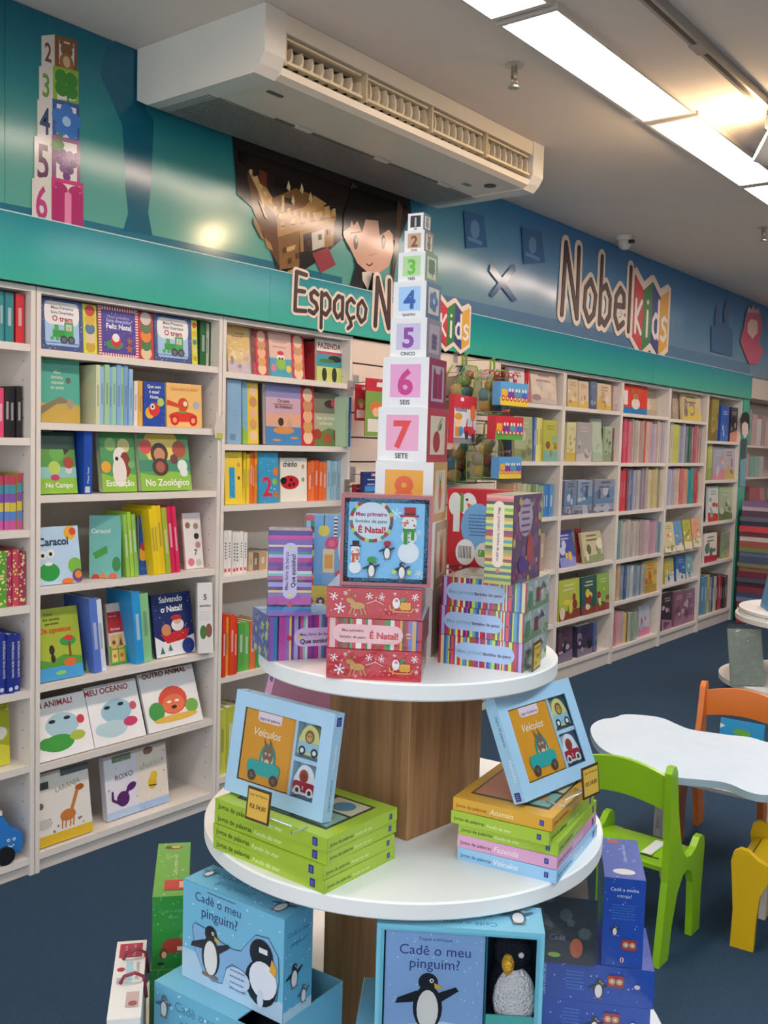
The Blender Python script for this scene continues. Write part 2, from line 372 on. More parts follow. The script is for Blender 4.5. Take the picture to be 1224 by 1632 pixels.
for k in range(9):
    u = k/8; x, y = 446+u*82, 338+u*4+8*math.sin(u*3.1); mp([(x,y-9),(x+5,y-10),(x+5,y-1),(x,y)],'dcb678')
for k in range(6):
    u = k/5; x, y = 446+u*80, 360-u*14; mp([(x,y),(x+7,y-1),(x+7,y+2),(x,y+3)],'7a5430')
for (x, y) in ((450,395),(458,412),(470,404),(488,384),(506,374),(520,366)): mp([(x,y),(x+5,y-1),(x+5,y+8),(x,y+9)],'5a3c24')
for (x, y) in ((455,300),(476,304),(490,318),(462,322)): mp([(x,y),(x+3,y-12),(x+6,y-2),(x+5,y+6)],'e8cfa0')
mp([(404,345),(412,360),(420,384),(414,380),(402,356)],'9a7040'); mp([(410,318),(416,326),(426,352),(420,346)],'caa064'); mp([(560,290),(585,318),(575,322),(556,300)],'4a4444'); mp([(380,240),(392,246),(390,262),(379,256)],'0e0b0a')
# picture of a child with black hair beside the castle
mp([(560,395),(565,425),(558,450),(548,470),(552,480),(600,485),(612,470),(600,430)], '1d1a1c')
mp([(546,340),(560,300),(600,300),(642,310),(650,345),(636,380),(600,390),(556,400),(545,375)], '15110f')
mp([(556,362),(560,345),(580,350),(600,352),(612,358),(624,372),(626,400),(618,425),(600,436),(585,435),(568,420),(556,395),(546,378),(545,370)], 'e2b29a')
mp([(556,345),(582,345),(575,372),(568,352),(562,360)], '15110f'); mp([(600,345),(626,350),(628,380),(618,366),(603,376)], '15110f')
for ex in (565,609): x, z = W(ex,386); mural.ell(x,z,.017,.035,'4a4442'); mural.ell(x+.004,z+.008,.005,.010,'d8d0cc')
mural.line([W(582,421),W(587,424),W(592,420)], .006, '5a2a26'); mural.line([W(557,372),W(572,370)], .006, '5a3a30'); mural.line([W(598,386+18),W(586,408)], .004, 'c08a74')
mp([(575,434),(590,432),(592,450),(584,462),(576,450)], 'e8dcd0'); mp([(572,440),(584,462),(580,480),(566,476)], '2a2224'); mp([(591,436),(600,450),(592,478),(584,465)], '2a2224')
mp([(632,318),(640,330),(632,400),(622,470),(618,470),(626,398)], '54352a')
# blue ghost shapes: flags, swords, palace, princess
for (x, y) in ((755,370),(847,395)):
    mp([(x-18,y-34),(x+14,y-26),(x+20,y+24),(x-14,y+26)], '2f6296'); mural.ell(*W(x,y-4),.045,.05,'5a8ab8'); mural.line([W(x-10,y+10),W(x+10,y+18)],.02,'5a8ab8')
mp([(780,420),(786,425),(822,478),(816,482),(778,432)], '3d6690'); mp([(818,420),(812,425),(778,470),(784,474),(820,432)], '3d6690')
mp([(1132,560),(1132,520),(1138,520),(1138,500),(1142,488),(1146,500),(1146,515),(1152,515),(1152,495),(1156,480),(1160,497),(1160,520),(1166,525),(1166,568)], '4b7099')
mp([(1184,520),(1188,498),(1198,492),(1210,498),(1214,520),(1208,545),(1216,560),(1206,580),(1192,580),(1184,560),(1178,545)], 'c8607a'); mp([(1190,515),(1196,508),(1206,512),(1206,530),(1198,540),(1190,530)], 'e8c4bc'); mp([(1189,498),(1192,488),(1196,494),(1199,486),(1203,494),(1208,490),(1208,499)], 'd8b4a8')
mural.w = 1
mb_ = MB()
for P_, fs_, c_, k_ in mural.L:
    mb_.raw([(u, YM-.0004-k_*.00006, v) for u, v in P_], fs_, c_)
mb_.build('mural_print', 'mural', sof)
# ------------------------------------------------------------------ cut-out lettering "Espaço Nobel Kids" and "Nobel Kids"
STK = {  # hand lettering as strokes, x 0..w, y 0..1 (x-height .62)
 'E':(.50,[[(.08,1),(.06,.5),(.05,0)],[(.08,1),(.46,.97)],[(.06,.52),(.40,.53)],[(.05,0),(.46,.03)]]),
 's':(.40,[[(.36,.52),(.22,.6),(.08,.5),(.12,.36),(.30,.28),(.36,.14),(.22,0),(.04,.06)]]),
 'p':(.46,[[(.06,.6),(.06,-.34)],[(.06,.5),(.24,.6),(.4,.46),(.4,.2),(.24,.02),(.06,.1)]]),
 'a':(.46,[[(.40,.56),(.22,.6),(.06,.42),(.06,.16),(.2,.0),(.38,.16)],[(.40,.58),(.40,.0)]]),
 'ç':(.42,[[(.38,.5),(.24,.6),(.08,.46),(.06,.2),(.2,.02),(.38,.1)],[(.22,0),(.28,-.14),(.14,-.24)]]),
 'o':(.46,[[(.24,.6),(.08,.46),(.06,.18),(.22,.0),(.38,.12),(.42,.4),(.24,.6)]]),
 'N':(.62,[[(.06,0),(.10,1)],[(.10,1),(.52,.0)],[(.52,0),(.50,1)]]),
 'b':(.46,[[(.06,1.0),(.06,0)],[(.06,.1),(.24,.0),(.4,.16),(.4,.42),(.24,.6),(.06,.5)]]),
 'e':(.44,[[(.06,.34),(.38,.36),(.36,.54),(.22,.62),(.08,.48),(.06,.18),(.2,.0),(.38,.1)]]),
 'l':(.18,[[(.08,1.0),(.08,0)]]),
 'K':(.46,[[(.06,.8),(.06,0)],[(.4,.8),(.08,.36),(.4,0)]]),
 'i':(.18,[[(.08,.6),(.08,0)],[(.08,.84),(.09,.85)]]),
 'd':(.46,[[(.40,.95),(.40,0)],[(.40,.1),(.22,.0),(.06,.16),(.06,.42),(.22,.6),(.40,.5)]]),
}
def word(txt, x, z, hgt, gap=.06):
    out = []
    for ch in txt:
        if ch == ' ': x += .30*hgt; continue
        w, ss = STK[ch]; out += [[(x+u*hgt, z+v*hgt) for u, v in s_] for s_ in ss]; x += (w+gap)*hgt
    return out, x
def letters(parent, strokes, wd, Y, dep, c, name, mat='foam'):
    mb = MB(); q_ = 0
    for s_ in strokes:
        for i in range(len(s_)-1):
            (x0,z0),(x1,z1) = s_[i], s_[i+1]; a = math.atan2(z1-z0,x1-x0); P = []
            for k in range(7): t = a+math.pi/2+math.pi*k/6; P.append((x0+wd/2*math.cos(t), z0+wd/2*math.sin(t)))
            for k in range(7): t = a-math.pi/2+math.pi*k/6; P.append((x1+wd/2*math.cos(t), z1+wd/2*math.sin(t)))
            q_ += 1; mb.prism(P, Y-dep+(q_%17)*.00012, Y, 'y', c)
    return mb.build(name, mat, parent)
def kids(parent, x, z, h, Y):
    """the folded paper panels carrying K i d s"""
    ou = MB(); pn = [((.0,.10),(.34,-.10),(.34,.86),(.0,1.06),'c8283c','K'),((.34,-.10),(.68,.08),(.68,1.04),(.34,.86),'2f7a3c','i'),
                     ((.68,.08),(1.0,-.10),(1.0,.84),(.68,1.04),'2b3a86','d'),((1.0,-.10),(1.34,.06),(1.34,.98),(1.0,.84),'e0a83c','s')]
    out = [(-.09,.06),(.34,-.22),(.68,-.04),(1.0,-.22),(1.43,.0),(1.43,1.04),(1.3,1.1),(1.0,.98),(.72,1.16),(.62,1.14),(.36,1.0),(.06,1.18),(-.09,1.12)]
    ou.prism([(x+u*h,z+v*h) for u,v in out], Y-.004, Y, 'y', 'efdccb'); o = ou.build('sign_outline','foam',parent)
    for a,b,c_,d,col,ch in pn:
        MB().prism([(x+u*h,z+v*h) for u,v in (a,b,c_,d)], Y-.008, Y-.0041, 'y', col).build('letter_panel','foam',parent)
        w, ss = STK[ch]; k = h*.62; cx = x+(a[0]+b[0])/2*h-w*k/2; cz = z+(a[1]+b[1])/2*h+.18*h
        letters(parent, [[(cx+u*k,cz+v*k) for u,v in s_] for s_ in ss], .075*h, Y-.0081, .003, 'f2e8e2', 'letter')
def sign(label, name, w1, x, z, h1, w2, h2, Yb, wd, pxend):
    r = thing(name, label, 'sign', (0,0,0)); xs = x; S = []
    if w1: S1, x = word(w1, x, z, h1); x += h1*.25; S += [(S1, h1)]
    S2, x = word(w2, x, z-.02*h2, h2); S += [(S2, h2)]
    for s_, hh in S:
        letters(r, s_, (wd+.15)*hh, Yb, .004, 'efdccb', 'sign_outline'); letters(r, s_, wd*hh, Yb-.0042, .004, '3a2024', 'lettering')
    return r, x
x0_, z0_ = W(467,494,2.96)
sg, xe = sign('cut-out Espaço Nobel Kids lettering on the teal band above the slatted panel', 'shop_sign', 'Espaço', x0_, z0_-.0, .165, 'Nobel', .225, 2.9615, .105, 735)
kids(sg, xe-.02, z0_-.03, .21, 2.9615)
x1_, z1_ = W(897,496,2.96)
sg2, xe2 = sign('large cut-out Nobel Kids lettering on the blue mural above the bookcases', 'shop_sign', '', x1_+.02, z1_+.0, .2, 'Nobel', .44, 2.9965, .095, 1085)
kids(sg2, xe2+.0, z1_-.09, .46, 2.9965)
# ================================================================== ceiling things
ac = thing('air_conditioner', 'long cream ceiling air conditioner with louvred outlet hung above the mural', 'air conditioner', (0,0,0))
cr, cr2 = 'e6dac8', 'c9c2b6'
prof = [(2.99,2.948),(2.335,2.948),(2.335,2.888),(2.42,2.882),(2.43,2.80),(2.345,2.778),(2.352,2.756),(2.38,2.744),(2.93,2.744),(2.985,2.77)]
MB().prism(prof, 2.345, 3.965, 'x', cr).build('body','plastic',ac)
cap = [(2.99,2.949),(2.33,2.949),(2.33,2.80),(2.352,2.765),(2.378,2.740),(2.93,2.740),(2.99,2.768)]
for a, b in ((2.25,2.345),(3.965,4.06)): MB().prism(cap, a, b, 'x', 'e2dcd2').build('end_cap','plastic',ac)
MB().box(2.35,3.96,2.412,2.418,2.80,2.885,'2b211a').build('outlet_recess','plastic',ac)
secs = [(2.36,2.75),(2.78,3.16),(3.19,3.56),(3.59,3.95)]
for i, (a, b) in enumerate(secs):
    for k in range(8):
        x = a+.02+(b-a-.03)*k/7
        v = MB(); P = [(0,-.035),(.018,-.02),(.024,0),(.018,.02),(0,.035),(.006,.02),(.011,0),(.006,-.02)]
        v.prism([(u, w) for u, w in P], -.026, .026, 'y', 'e0d2b8')
        o = v.build('vane','plastic',ac); o.location = (x, 2.378, 2.835 if i else 2.828); o.rotation_euler = (0, .5 if i == 0 else 0, .2)
    MB().box(a-.012,a-.004,2.335,2.41,2.785,2.885,'cdbb98').build('divider','plastic',ac)
    MB().box(a,b,2.337,2.352,2.792,2.802,'dccba8').build('deflector','plastic',ac)
    MB().box(a,b,2.345,2.36,2.872,2.880,'dccba8').build('deflector','plastic',ac)
g = MB()
for k in range(17): g.box(2.30,4.0,2.66+k*.0165,2.669+k*.0165,2.739,2.7435,'8f8a84')
g.build('intake_grille','plastic',ac)
MB().box(2.62,3.75,2.645,2.652,2.7385,2.7435,'6a6660').build('filter_catch','plastic',ac)
for x in (2.72,3.2,3.66): MB().box(x,x+.09,2.63,2.655,2.7375,2.7425,'d8d4ca').build('filter_catch','plastic',ac)
MB().cyl(3.84,2.48,2.7395,2.7435,.028,'33302f',n=20).build('badge','plastic',ac); MB().box(3.74,3.79,2.55,2.57,2.7395,2.7435,'6f7f7a').build('badge','plastic',ac)
MB().box(2.40,2.47,2.46,2.475,2.7395,2.7435,'5a5652').build('badge','plastic',ac)
def fixture(x0, x1, y0, y1, lampmat, label, group=None):
    r = thing('ceiling_light', label, 'ceiling light', ((x0+x1)/2,(y0+y1)/2,ZC), 0, group)
    w, d = x1-x0, y1-y0; f = MB()
    for a, b, c, e in ((-w/2,w/2,-d/2,-d/2+.012),(-w/2,w/2,d/2-.012,d/2),(-w/2,-w/2+.02,-d/2+.012,d/2-.012),(w/2-.02,w/2,-d/2+.012,d/2-.012)): f.box(a,b,c,e,-.022,-.0005,'d8d0c6')
    f.build('frame','painted',r)
    MB().box(-w/2+.02,w/2-.02,-d/2+.012,d/2-.012,-.010,-.004,'ffffff').build('diffuser',lampmat,r)
    lv = MB(); n = 30
    for i in range(1,n): x = -w/2+.02+(w-.04)*i/n; lv.box(x-.0012,x+.0012,-d/2+.012,-d/2+.03,-.021,-.011,'e8e2d8')
    lv.build('louvre_blades','metal',r)['kind'] = 'stuff'
for k in range(-2,6):
    fixture(2.775+1.2*k, 3.945+1.2*k, 1.565, 1.79, 'lamp_warm', 'bright white louvred ceiling light in the row beside the sprinkler', 'ceiling lights in a row along the shelves')
for k in range(-2,5):
    fixture(1.0+1.5*k, 2.2+1.5*k, -.72, -.42, 'lamp_cool', 'cool white ceiling light over the open shop floor', 'ceiling lights over the shop floor')
sp = onZ(820,103,ZC)
def sprinkler(p, label):
    r = thing('fire_sprinkler', label, 'sprinkler', p)
    MB().cyl(0,0,-.006,-.0005,.035,'cfc8be',n=24).build('plate','metal',r); MB().cyl(0,0,-.05,-.006,.012,'a89c90',n=12).build('stem','metal',r)
    f = MB()
    for s_ in (-1,1): f.tube([(s_*.012,0,-.045),(s_*.018,0,-.06),(s_*.004,0,-.078)],.0035,'a89c90',6)
    f.build('yoke','metal',r); MB().cyl(0,0,-.084,-.078,.02,'b5aaa0',n=14).build('deflector','metal',r)
sprinkler(sp, 'small metal fire sprinkler on the ceiling between air conditioner and lights')
sprinkler(onZ(1217,362,ZC), 'small metal fire sprinkler on the ceiling above the far princess mural')
dp = onZ(985,378,ZC)
r = thing('security_camera', 'small white dome security camera on the ceiling above the Nobel Kids lettering', 'camera', (dp.x,dp.y-.05,ZC))
MB().cyl(0,0,-.03,-.0005,.055,'e6e0da',n=24).build('base','plastic',r); MB().ball(0,0,-.045,.045,.045,.045,'dcd6d0').build('dome','plastic',r)
MB().cyl(-.03,-.062,-.055,-.035,.02,'2a2728',n=16).build('lens','plastic',r)
# track rail with a flood lamp
tk = thing('track_light', 'long grey ceiling track carrying a warm flood lamp', 'track light', (0,0,0))
MB().box(1.2,4.3,1.285,1.325,2.915,2.9495,'b9b3aa').build('rail','metal',tk); MB().box(1.2,4.3,1.298,1.312,2.9135,2.9155,'5a5048').build('slot','metal',tk)
MB().box(3.25,3.34,1.283,1.327,2.910,2.9148,'b9b3aa').build('coupling','metal',tk)
fx, fy = 4.12, 1.305
MB().box(fx-.05,fx+.05,fy-.02,fy+.02,2.86,2.915,'cfc6ba',bev=.004).build('adapter','plastic',tk); MB().cyl(fx,fy,2.80,2.86,.012,'b9b3aa',n=10).build('stem','metal',tk)
h_ = MB(); h_.cyl(0,0,-.09,.05,.05,'d8d0c4',n=24,r1=.065); o = h_.build('lamp_housing','painted',tk); o.location = (fx,fy,2.78); o.rotation_euler = (-1.15,0,.5)
ri = MB()
for k in range(4): ri.cyl(0,0,-.085+k*.02,-.078+k*.02,.058,'bfb6aa',n=24)
o = ri.build('cooling_fins','painted',tk); o.location = (fx,fy,2.78); o.rotation_euler = (-1.15,0,.5)
o = MB().cyl(0,0,.050,.053,.058,'ffffff',n=24).build('lamp_glass','lamp_spot',tk); o.location = (fx,fy,2.78); o.rotation_euler = (-1.15,0,.5)
# ================================================================== bookcases
LAM = 'e4dbd3'
CASES = {}
def bookcase(key, x0, x1, zs, label):
    r = thing('bookcase', label, 'bookcase', ((x0+x1)/2, YF+.145, 0), 0, 'white bookcases along the wall'); w = x1-x0; t = .017
    for s_ in (-1,1): MB().box(s_*(w/2)-(t if s_ > 0 else 0), s_*(w/2)+(t if s_ < 0 else 0), -.145, .145, 0, 2.042, LAM).build('side_panel','laminate',r)
    MB().box(-w/2+t,w/2-t,.135,.144,.02,2.03,'ddd3ca').build('back_panel','laminate',r)
    for z in zs: MB().box(-w/2+t,w/2-t,-.142,.134,z-.025,z,LAM).build('shelf','laminate',r)
    MB().box(-w/2+t,w/2-t,-.142,.134,2.022,2.042,LAM).build('top_panel','laminate',r)
    MB().box(-w/2+t,w/2-t,-.13,-.115,0,zs[-1]-.026,'d6ccc4').build('plinth','laminate',r)
    hl = MB()
    for s_ in (-1,1):
        for k in range(2,30):
            for y in (-.10,.09):
                z = k*.064; x = s_*(w/2-t); hl.box(min(x,x-s_*.0006),max(x,x-s_*.0006),y-.0025,y+.0025,z-.0025,z+.0025,'8a8078')
    hl.build('peg_holes','laminate',r); hl = None
    CASES[key] = (x0, x1, zs)
ZB = [1.836,1.586,1.334,1.013,.670,.385,.07]
bookcase('A', .98, 1.842, [1.847,1.531,1.218,.957,.660,.396,.065], 'white bookcase with the blue toy van on its lowest shelf')
bookcase('B', 1.846, 2.680, ZB, 'white bookcase showing picture books face out beneath the tall shadow figure')
bookcase('C', 2.684, 3.492, [1.821,1.525,1.272,.975,.551,.122], 'white bookcase under the castle mural beside the slatted panel')
RZ = [1.815,1.460,1.106,.757,.400,.115]
bookcase('D', 4.790, 5.588, RZ, 'white bookcase starting where the slatted panel ends')
bookcase('E', 5.592, 6.448, RZ, 'white bookcase with three grey blue boxed sets on its third shelf')
bookcase('F', 6.452, 7.310, [1.81,1.452,1.101,.748,.440,.105], 'white bookcase packed with thin spines under the Kids end of the lettering')
bookcase('G', 7.314, 8.130, [1.80,1.453,1.113,.741,.479,.101], 'white bookcase holding leaning pastel books on its fourth shelf')
bookcase('H', 8.134, 8.985, [1.645,1.304,.938,.582,.118], 'last white bookcase before the teal end panel')
CN = {'A':'toy van bookcase','B':'bookcase beside toy van','C':'castle mural bookcase','D':'first bookcase past slats','E':'second bookcase past slats','F':'third bookcase past slats','G':'fourth bookcase past slats','H':'bookcase by teal panel'}
OR = ['top','second','third','fourth','fifth','sixth','lowest']
def where(key, i):
    n = len(CASES[key][2]); return f"{'lowest' if i == n-1 else OR[i]} shelf of {CN[key]}"
# ================================================================== slatted display panel
sl = thing('slatted_panel', 'cream slatted display panel with grooves and hanging toys between bookcases', 'display panel', (4.141,3.0,0))
for k in range(17):
    z = .06+k*.1165; MB().box(-.646,.646,-.012,.012,z,z+.109,'e8d3c4').build('slat','laminate',sl)
MB().box(-.646,.646,.013,.024,.04,2.04,'6a4a40').build('backing_board','laminate',sl)
MB().box(-.646,.646,-.01,.19,.0,.04,'d6ccc4').build('plinth','laminate',sl)
# ================================================================== round tiered display in the middle
CX, CY = 1.478, 1.105
T1, T2, T3 = 1.157, .834, .42
R1, R2, R3 = .286, .382, .525
dt = thing('tiered_display', 'white round three tier display stand on a square wooden column', 'display stand', (CX,CY,0))
def disc(R, z, t):
    mb = MB(); n = 96
    mb.cyl(0,0,z-t+.003,z-.003,R,'efedea',n=n); k = len(mb.v)
    mb.cyl(0,0,z-.003,z,R,'f3f1ee',n=n,r1=R-.003); mb.cyl(0,0,z-t,z-t+.003,R-.003,'efedea',n=n,r1=R)
    return mb.build('tier','laminate',dt)
disc(R1,T1,.030); disc(R2,T2,.030); disc(R3,T3,.032)
for z0, z1, w in ((T2,T1-.030,.105),(T3,T2-.030,.105),(.03,T3-.032,.105)):
    o = MB().box(-w,w,-w,w,z0,z1,'a5774e',bev=.0015).build('column','wood',dt); o.rotation_euler = (0,0,math.radians(-5))
MB().cyl(0,0,0,.03,.34,'e9e6e2',n=64).build('base','laminate',dt)
def film_quad(r, x0, x1, y, z0, z1): m_ = MB(); m_.face([(x0,y,z0),(x1,y,z0),(x1,y,z1),(x0,y,z1)],'ffffff'); return m_.build('window_film','clear_film',r)
def gbox(name, label, cat, A, ang, w, d, h, z, c, arts=None, mat='card', group=None, bev=.0012, pmat=None):
    """closed carton: A = ground point of its front left corner, ang = heading of its front edge (degrees)"""
    t = math.radians(ang); ca, sa = math.cos(t), math.sin(t)
    r = thing(name, label, cat, (A[0]+w/2*ca-d/2*sa, A[1]+w/2*sa+d/2*ca, z), t, group)
    MB().box(-w/2,w/2,-d/2,d/2,.0003,h-.0003,c,bev=bev).build('carton',mat,r)
    for side, a in (arts or {}).items(): a.put(r, face(side,w,d,h), side+'_print', pmat or mat)
    return r
# ------------------------------------------------------------------ stacked number blocks
def art_num(s_, num, name, cn, cb):
    a = Art(s_,s_); a.bg('e9e7e6'); a.rect(.17,.20,.66,.66,cb); a.text(num,.5,.27,.68,cn,bold=.035,wmax=.52); a.text(name,.5,.06,.13,'2a2628',bold=.02,wmax=.4); return a
def art_pic(s_, c, kind):
    a = Art(s_,s_); a.bg(c); a.rect(.14,.14,.72,.72,'d9c3b0' if kind not in 'pg' else 'b8a0a8')
    if kind == 'm': a.ell(.5,.4,.2,.2,'7a6a60'); a.ell(.5,.66,.14,.13,'7a6a60'); a.ell(.36,.76,.06,None,'7a6a60'); a.ell(.64,.76,.06,None,'7a6a60')
    if kind == 'b': a.ell(.5,.38,.2,.22,'7a5038'); a.ell(.5,.64,.17,.15,'8a5c40'); a.ell(.36,.77,.07,None,'7a5038'); a.ell(.64,.77,.07,None,'7a5038')
    if kind == 't':
        for i in range(4): a.ell(.5+.15*math.cos(i*1.57+.8),.55+.15*math.sin(i*1.57+.8),.15,None,'4a6a2c')
        a.line([(.5,.5),(.56,.2)],.04,'4a6a2c')
    if kind == 'f':
        for i in range(5): a.ell(.5+.17*math.cos(i*1.256),.5+.17*math.sin(i*1.256),.13,None,'4a668e')
        a.ell(.5,.5,.08,None,'a8bcd0')
    if kind == 'p':
        for i in range(9): a.ell(.4+(i%3)*.1,.3+(i//3)*.13,.07,None,'6a5a74')
    if kind == 'g': a.rect(.24,.2,.52,.5,'8e2450'); a.poly([(.24,.7),(.30,.84),(.38,.7)],'8e2450'); a.poly([(.62,.7),(.70,.84),(.76,.7)],'8e2450'); a.rect(.46,.2,.08,.5,'a83a68')
    if kind == 'c': a.ell(.45,.38,.17,.2,'a83a38'); a.line([(.48,.55),(.56,.72),(.68,.82)],.03,'6a7a4c'); a.ell(.62,.66,.09,.045,'6a7a4c',rot=50)
    if kind == 'k': a.ell(.5,.42,.12,.24,'c85a30'); a.poly([(.44,.62),(.36,.84),(.5,.66),(.62,.84),(.56,.62)],'5a8a3c')
    if kind == 's': a.ell(.5,.45,.2,.2,'d8a04c'); a.line([(.42,.4),(.5,.36),(.58,.4)],.025,'8a5a2c')
    return a
TW = [('10',.126,'7a4a2c','e6d8c0','DEZ','d8c0a0','s'),('9',.122,'3a8a7c','cfe6dc','NOVE','a8946c','k'),('8',.111,'e8642c','f0a83a','OITO','c89c5e','k'),('7',.100,'e2383a','eba6c6','SETE','b8454c','c'),
      ('6',.092,'c8287e','e8a0cc','SEIS','9a2450','g'),('5',.073,'8a3a9e','ccc0dc','CINCO','8c7c8a','p'),('4',.067,'2458a8','a6ccf2','QUATRO','4a6488','f'),('3',.055,'6cbf3c','b4d89c','TRÊS','6e8a4c','t'),
      ('2',.0405,'8a4a2c','c8a484','DOIS','7c6250','b'),('1',.032,'b8b4b0','2c2a2e','UM','3c383a','m')]
ANG = [-68,-66,-68,-77,-75,-76,-78,-79,-78,-80]
z = T1
for (num, s_, cn, cb, nm, cs, kd), an in zip(TW, ANG):
    t = math.radians(an); cx, cy = CX-.004, CY+.0; ca, sa = math.cos(t), math.sin(t)
    gbox('number_block', f'white cardboard block printed with {nm.lower()} {num} in the stacked tower', 'block', (cx-s_/2*ca+s_/2*sa, cy-s_/2*sa-s_/2*ca), an, s_, s_, s_, z, 'e6e4e3',
         {'front':art_num(s_,num,nm,cn,cb), 'right':art_pic(s_,cs,kd), 'left':art_pic(s_,cs,kd)}, group='number blocks stacked in a tower'); z += s_
# ------------------------------------------------------------------ printed characters
def penguin(a, x, y, s, body='1d1d24', belly='e9e4e0', beak='e0b040', wing=1, foot=True):
    a.ell(x,y+.45*s,.30*s,.48*s,body); a.ell(x,y+.98*s,.20*s,.20*s,body)
    a.ell(x,y+.40*s,.22*s,.42*s,belly); a.ell(x+.07*s,y+1.02*s,.045*s,None,'f2f2f0'); a.ell(x+.075*s,y+1.02*s,.022*s,None,'141414')
    a.poly([(x+.12*s,y+.98*s),(x+.34*s,y+.88*s),(x+.14*s,y+.86*s)],beak)
    if wing:
        a.poly([(x-.22*s,y+.80*s),(x-.62*s,y+.62*s),(x-.66*s,y+.50*s),(x-.24*s,y+.56*s)],body); a.poly([(x+.22*s,y+.78*s),(x+.56*s,y+.92*s),(x+.62*s,y+.84*s),(x+.26*s,y+.58*s)],body)
    if foot: a.ell(x-.14*s,y-.03*s,.14*s,.05*s,'8a6a5c'); a.ell(x+.14*s,y-.03*s,.14*s,.05*s,'8a6a5c')
def snowman(a, x, y, s, hat='b8202c', scarf='3f9a34', nose=-1):
    a.ell(x,y+.30*s,.32*s,.32*s,'eef0f4'); a.ell(x,y+.78*s,.24*s,.22*s,'f2f2f4'); a.ell(x,y+1.2*s,.23*s,.22*s,'f4f2f2')
    a.rect(x-.16*s,y+1.42*s,.34*s,.24*s,hat); a.rect(x-.28*s,y+1.37*s,.56*s,.06*s,hat); a.rect(x-.16*s,y+1.43*s,.34*s,.06*s,'5a1a1c')
    a.poly([(x+.02*s*nose,y+1.24*s),(x+.30*s*nose,y+1.19*s),(x+.02*s*nose,y+1.15*s)],'e8753a')
    for q in (-.07,.10): a.ell(x+q*s,y+1.27*s,.02*s,None,'1a1a1a')
    for q in (-.13,.15): a.ell(x+q*s,y+1.12*s,.035*s,None,'d84a56')
    a.poly([(x-.2*s,y+1.02*s),(x+.2*s,y+1.02*s),(x+.17*s,y+.92*s),(x-.17*s,y+.92*s)],scarf); a.rect(x-.16*s,y+.55*s,.12*s,.40*s,scarf); a.rect(x+.06*s,y+.68*s,.10*s,.26*s,scarf)
    for q in (.88,.76,.62): a.ell(x,y+q*s,.022*s,None,'241f20')
def flake(a, x, y, r, c='f0dfe2'):
    for i in range(3):
        t = math.pi*i/3+.3; a.line([(x-r*math.cos(t),y-r*math.sin(t)),(x+r*math.cos(t),y+r*math.sin(t))],r*.22,c,new=i == 0)
    for i in range(6): t = math.pi*i/3+.3; a.ell(x+r*.8*math.cos(t),y+r*.8*math.sin(t),r*.2,None,c,n=6,new=False)
def reindeer(a, x, y, s, c='c8934c'):
    a.ell(x,y,.30*s,.14*s,c); a.ell(x-.32*s,y+.20*s,.15*s,.10*s,c,rot=-20); a.poly([(x-.3*s,y+.05*s),(x-.2*s,y+.28*s),(x-.05*s,y+.1*s)],c)
    for q in (-.22,-.1,.12,.24): a.line([(x+q*s,y-.08*s),(x+q*1.5*s,y-.34*s)],.05*s,c)
    for q in (-1,1): a.line([(x-.24*s,y+.28*s),(x-.24*s+q*.10*s,y+.45*s),(x-.24*s+q*.02*s,y+.54*s)],.025*s,'a8743c'); a.line([(x-.24*s+q*.10*s,y+.45*s),(x-.24*s+q*.18*s,y+.5*s)],.025*s,'a8743c')
def santa_sleigh(a, x, y, s):
    a.ell(x-.1*s,y+.12*s,.15*s,.22*s,'ece4e4'); a.ell(x-.09*s,y+.22*s,.07*s,.06*s,'d8746c'); a.ell(x+.16*s,y+.28*s,.13*s,.08*s,'3f8a5c',rot=40)
    a.poly([(x+.02*s,y-.05*s),(x+.10*s,y+.16*s),(x+.48*s,y+.16*s),(x+.48*s,y-.12*s),(x+.12*s,y-.16*s)],'e0a030'); a.line([(x-.36*s,y+.02*s),(x-.32*s,y-.14*s),(x-.1*s,y-.22*s),(x+.5*s,y-.22*s),(x+.6*s,y-.08*s)],.05*s,'e0a030')
MULTI = ['8a2a5a','b8b0dc','8e3a86','c83a44','7a6a30','c8e070','b0305a','3a9ad8','e8e05a','c82838','d8e8c0','6a2a86','e84858','2a3a7a','c8d850','5aa0b8','3a5ab0','d8d0a0','c8202c']
def pill(a, x0, x1, y, h, c): a.rrect(x0, y-h/2, x1-x0, h, h*.49, c)
def art_xmas_row(w, h):
    a = Art(w,h); a.bg('c0202e'); H = a.H; a.dots(34,.008,'e8b0b4',3)
    for x, y, r in ((.08,.7,.05),(.14,.32,.07),(.2,.82,.03),(.45,.75,.045),(.58,.72,.04),(.93,.76,.045),(.95,.34,.03),(.72,.86,.02)): flake(a,x,y*H,r*.8)
    reindeer(a,.33,.42*H,.26); santa_sleigh(a,.76,.46*H,.26); a.line([(.42,.5*H),(.52,.62*H),(.60,.5*H)],.008,'e8c0b0'); return a
def art_xmas_stripe(w, h):
    a = Art(w,h); H = a.H; rd = random.Random(5)
    cs = ['c8202c','e0b0b0','c82838','8a2430','2f7a3c','c8202c','5a1a20','3f9a44','c8202c','e8e0d8','c8202c','3a7a3c','e8c0c0','c8202c','8a5a3c','c83040','3f8a3c','d8d0d0','c8202c','e09a30','7a4030','c8202c','6a7ac8','c8a060','3a4a9a','b8202c']
    a.stripes(cs,0,0,1,H,True,[rd.choice((1,1.5,.6)) for _ in cs]); pill(a,.06,.80,.5*H,.62*H,'efb8bc')
    a.text('Meu primeiro',.27,.56*H,.042,'8a2040',bold=.02); a.text('livrinho de pano',.27,.34*H,.042,'5a3a3c',bold=.02); a.text('É Natal!',.60,.36*H,.105,'c8202c',bold=.03,wmax=.3)
    a.ell(.86,.5*H,.032,None,'d89a9a'); a.rect(.83,.47*H,.06,.012,'7a2a34'); return a
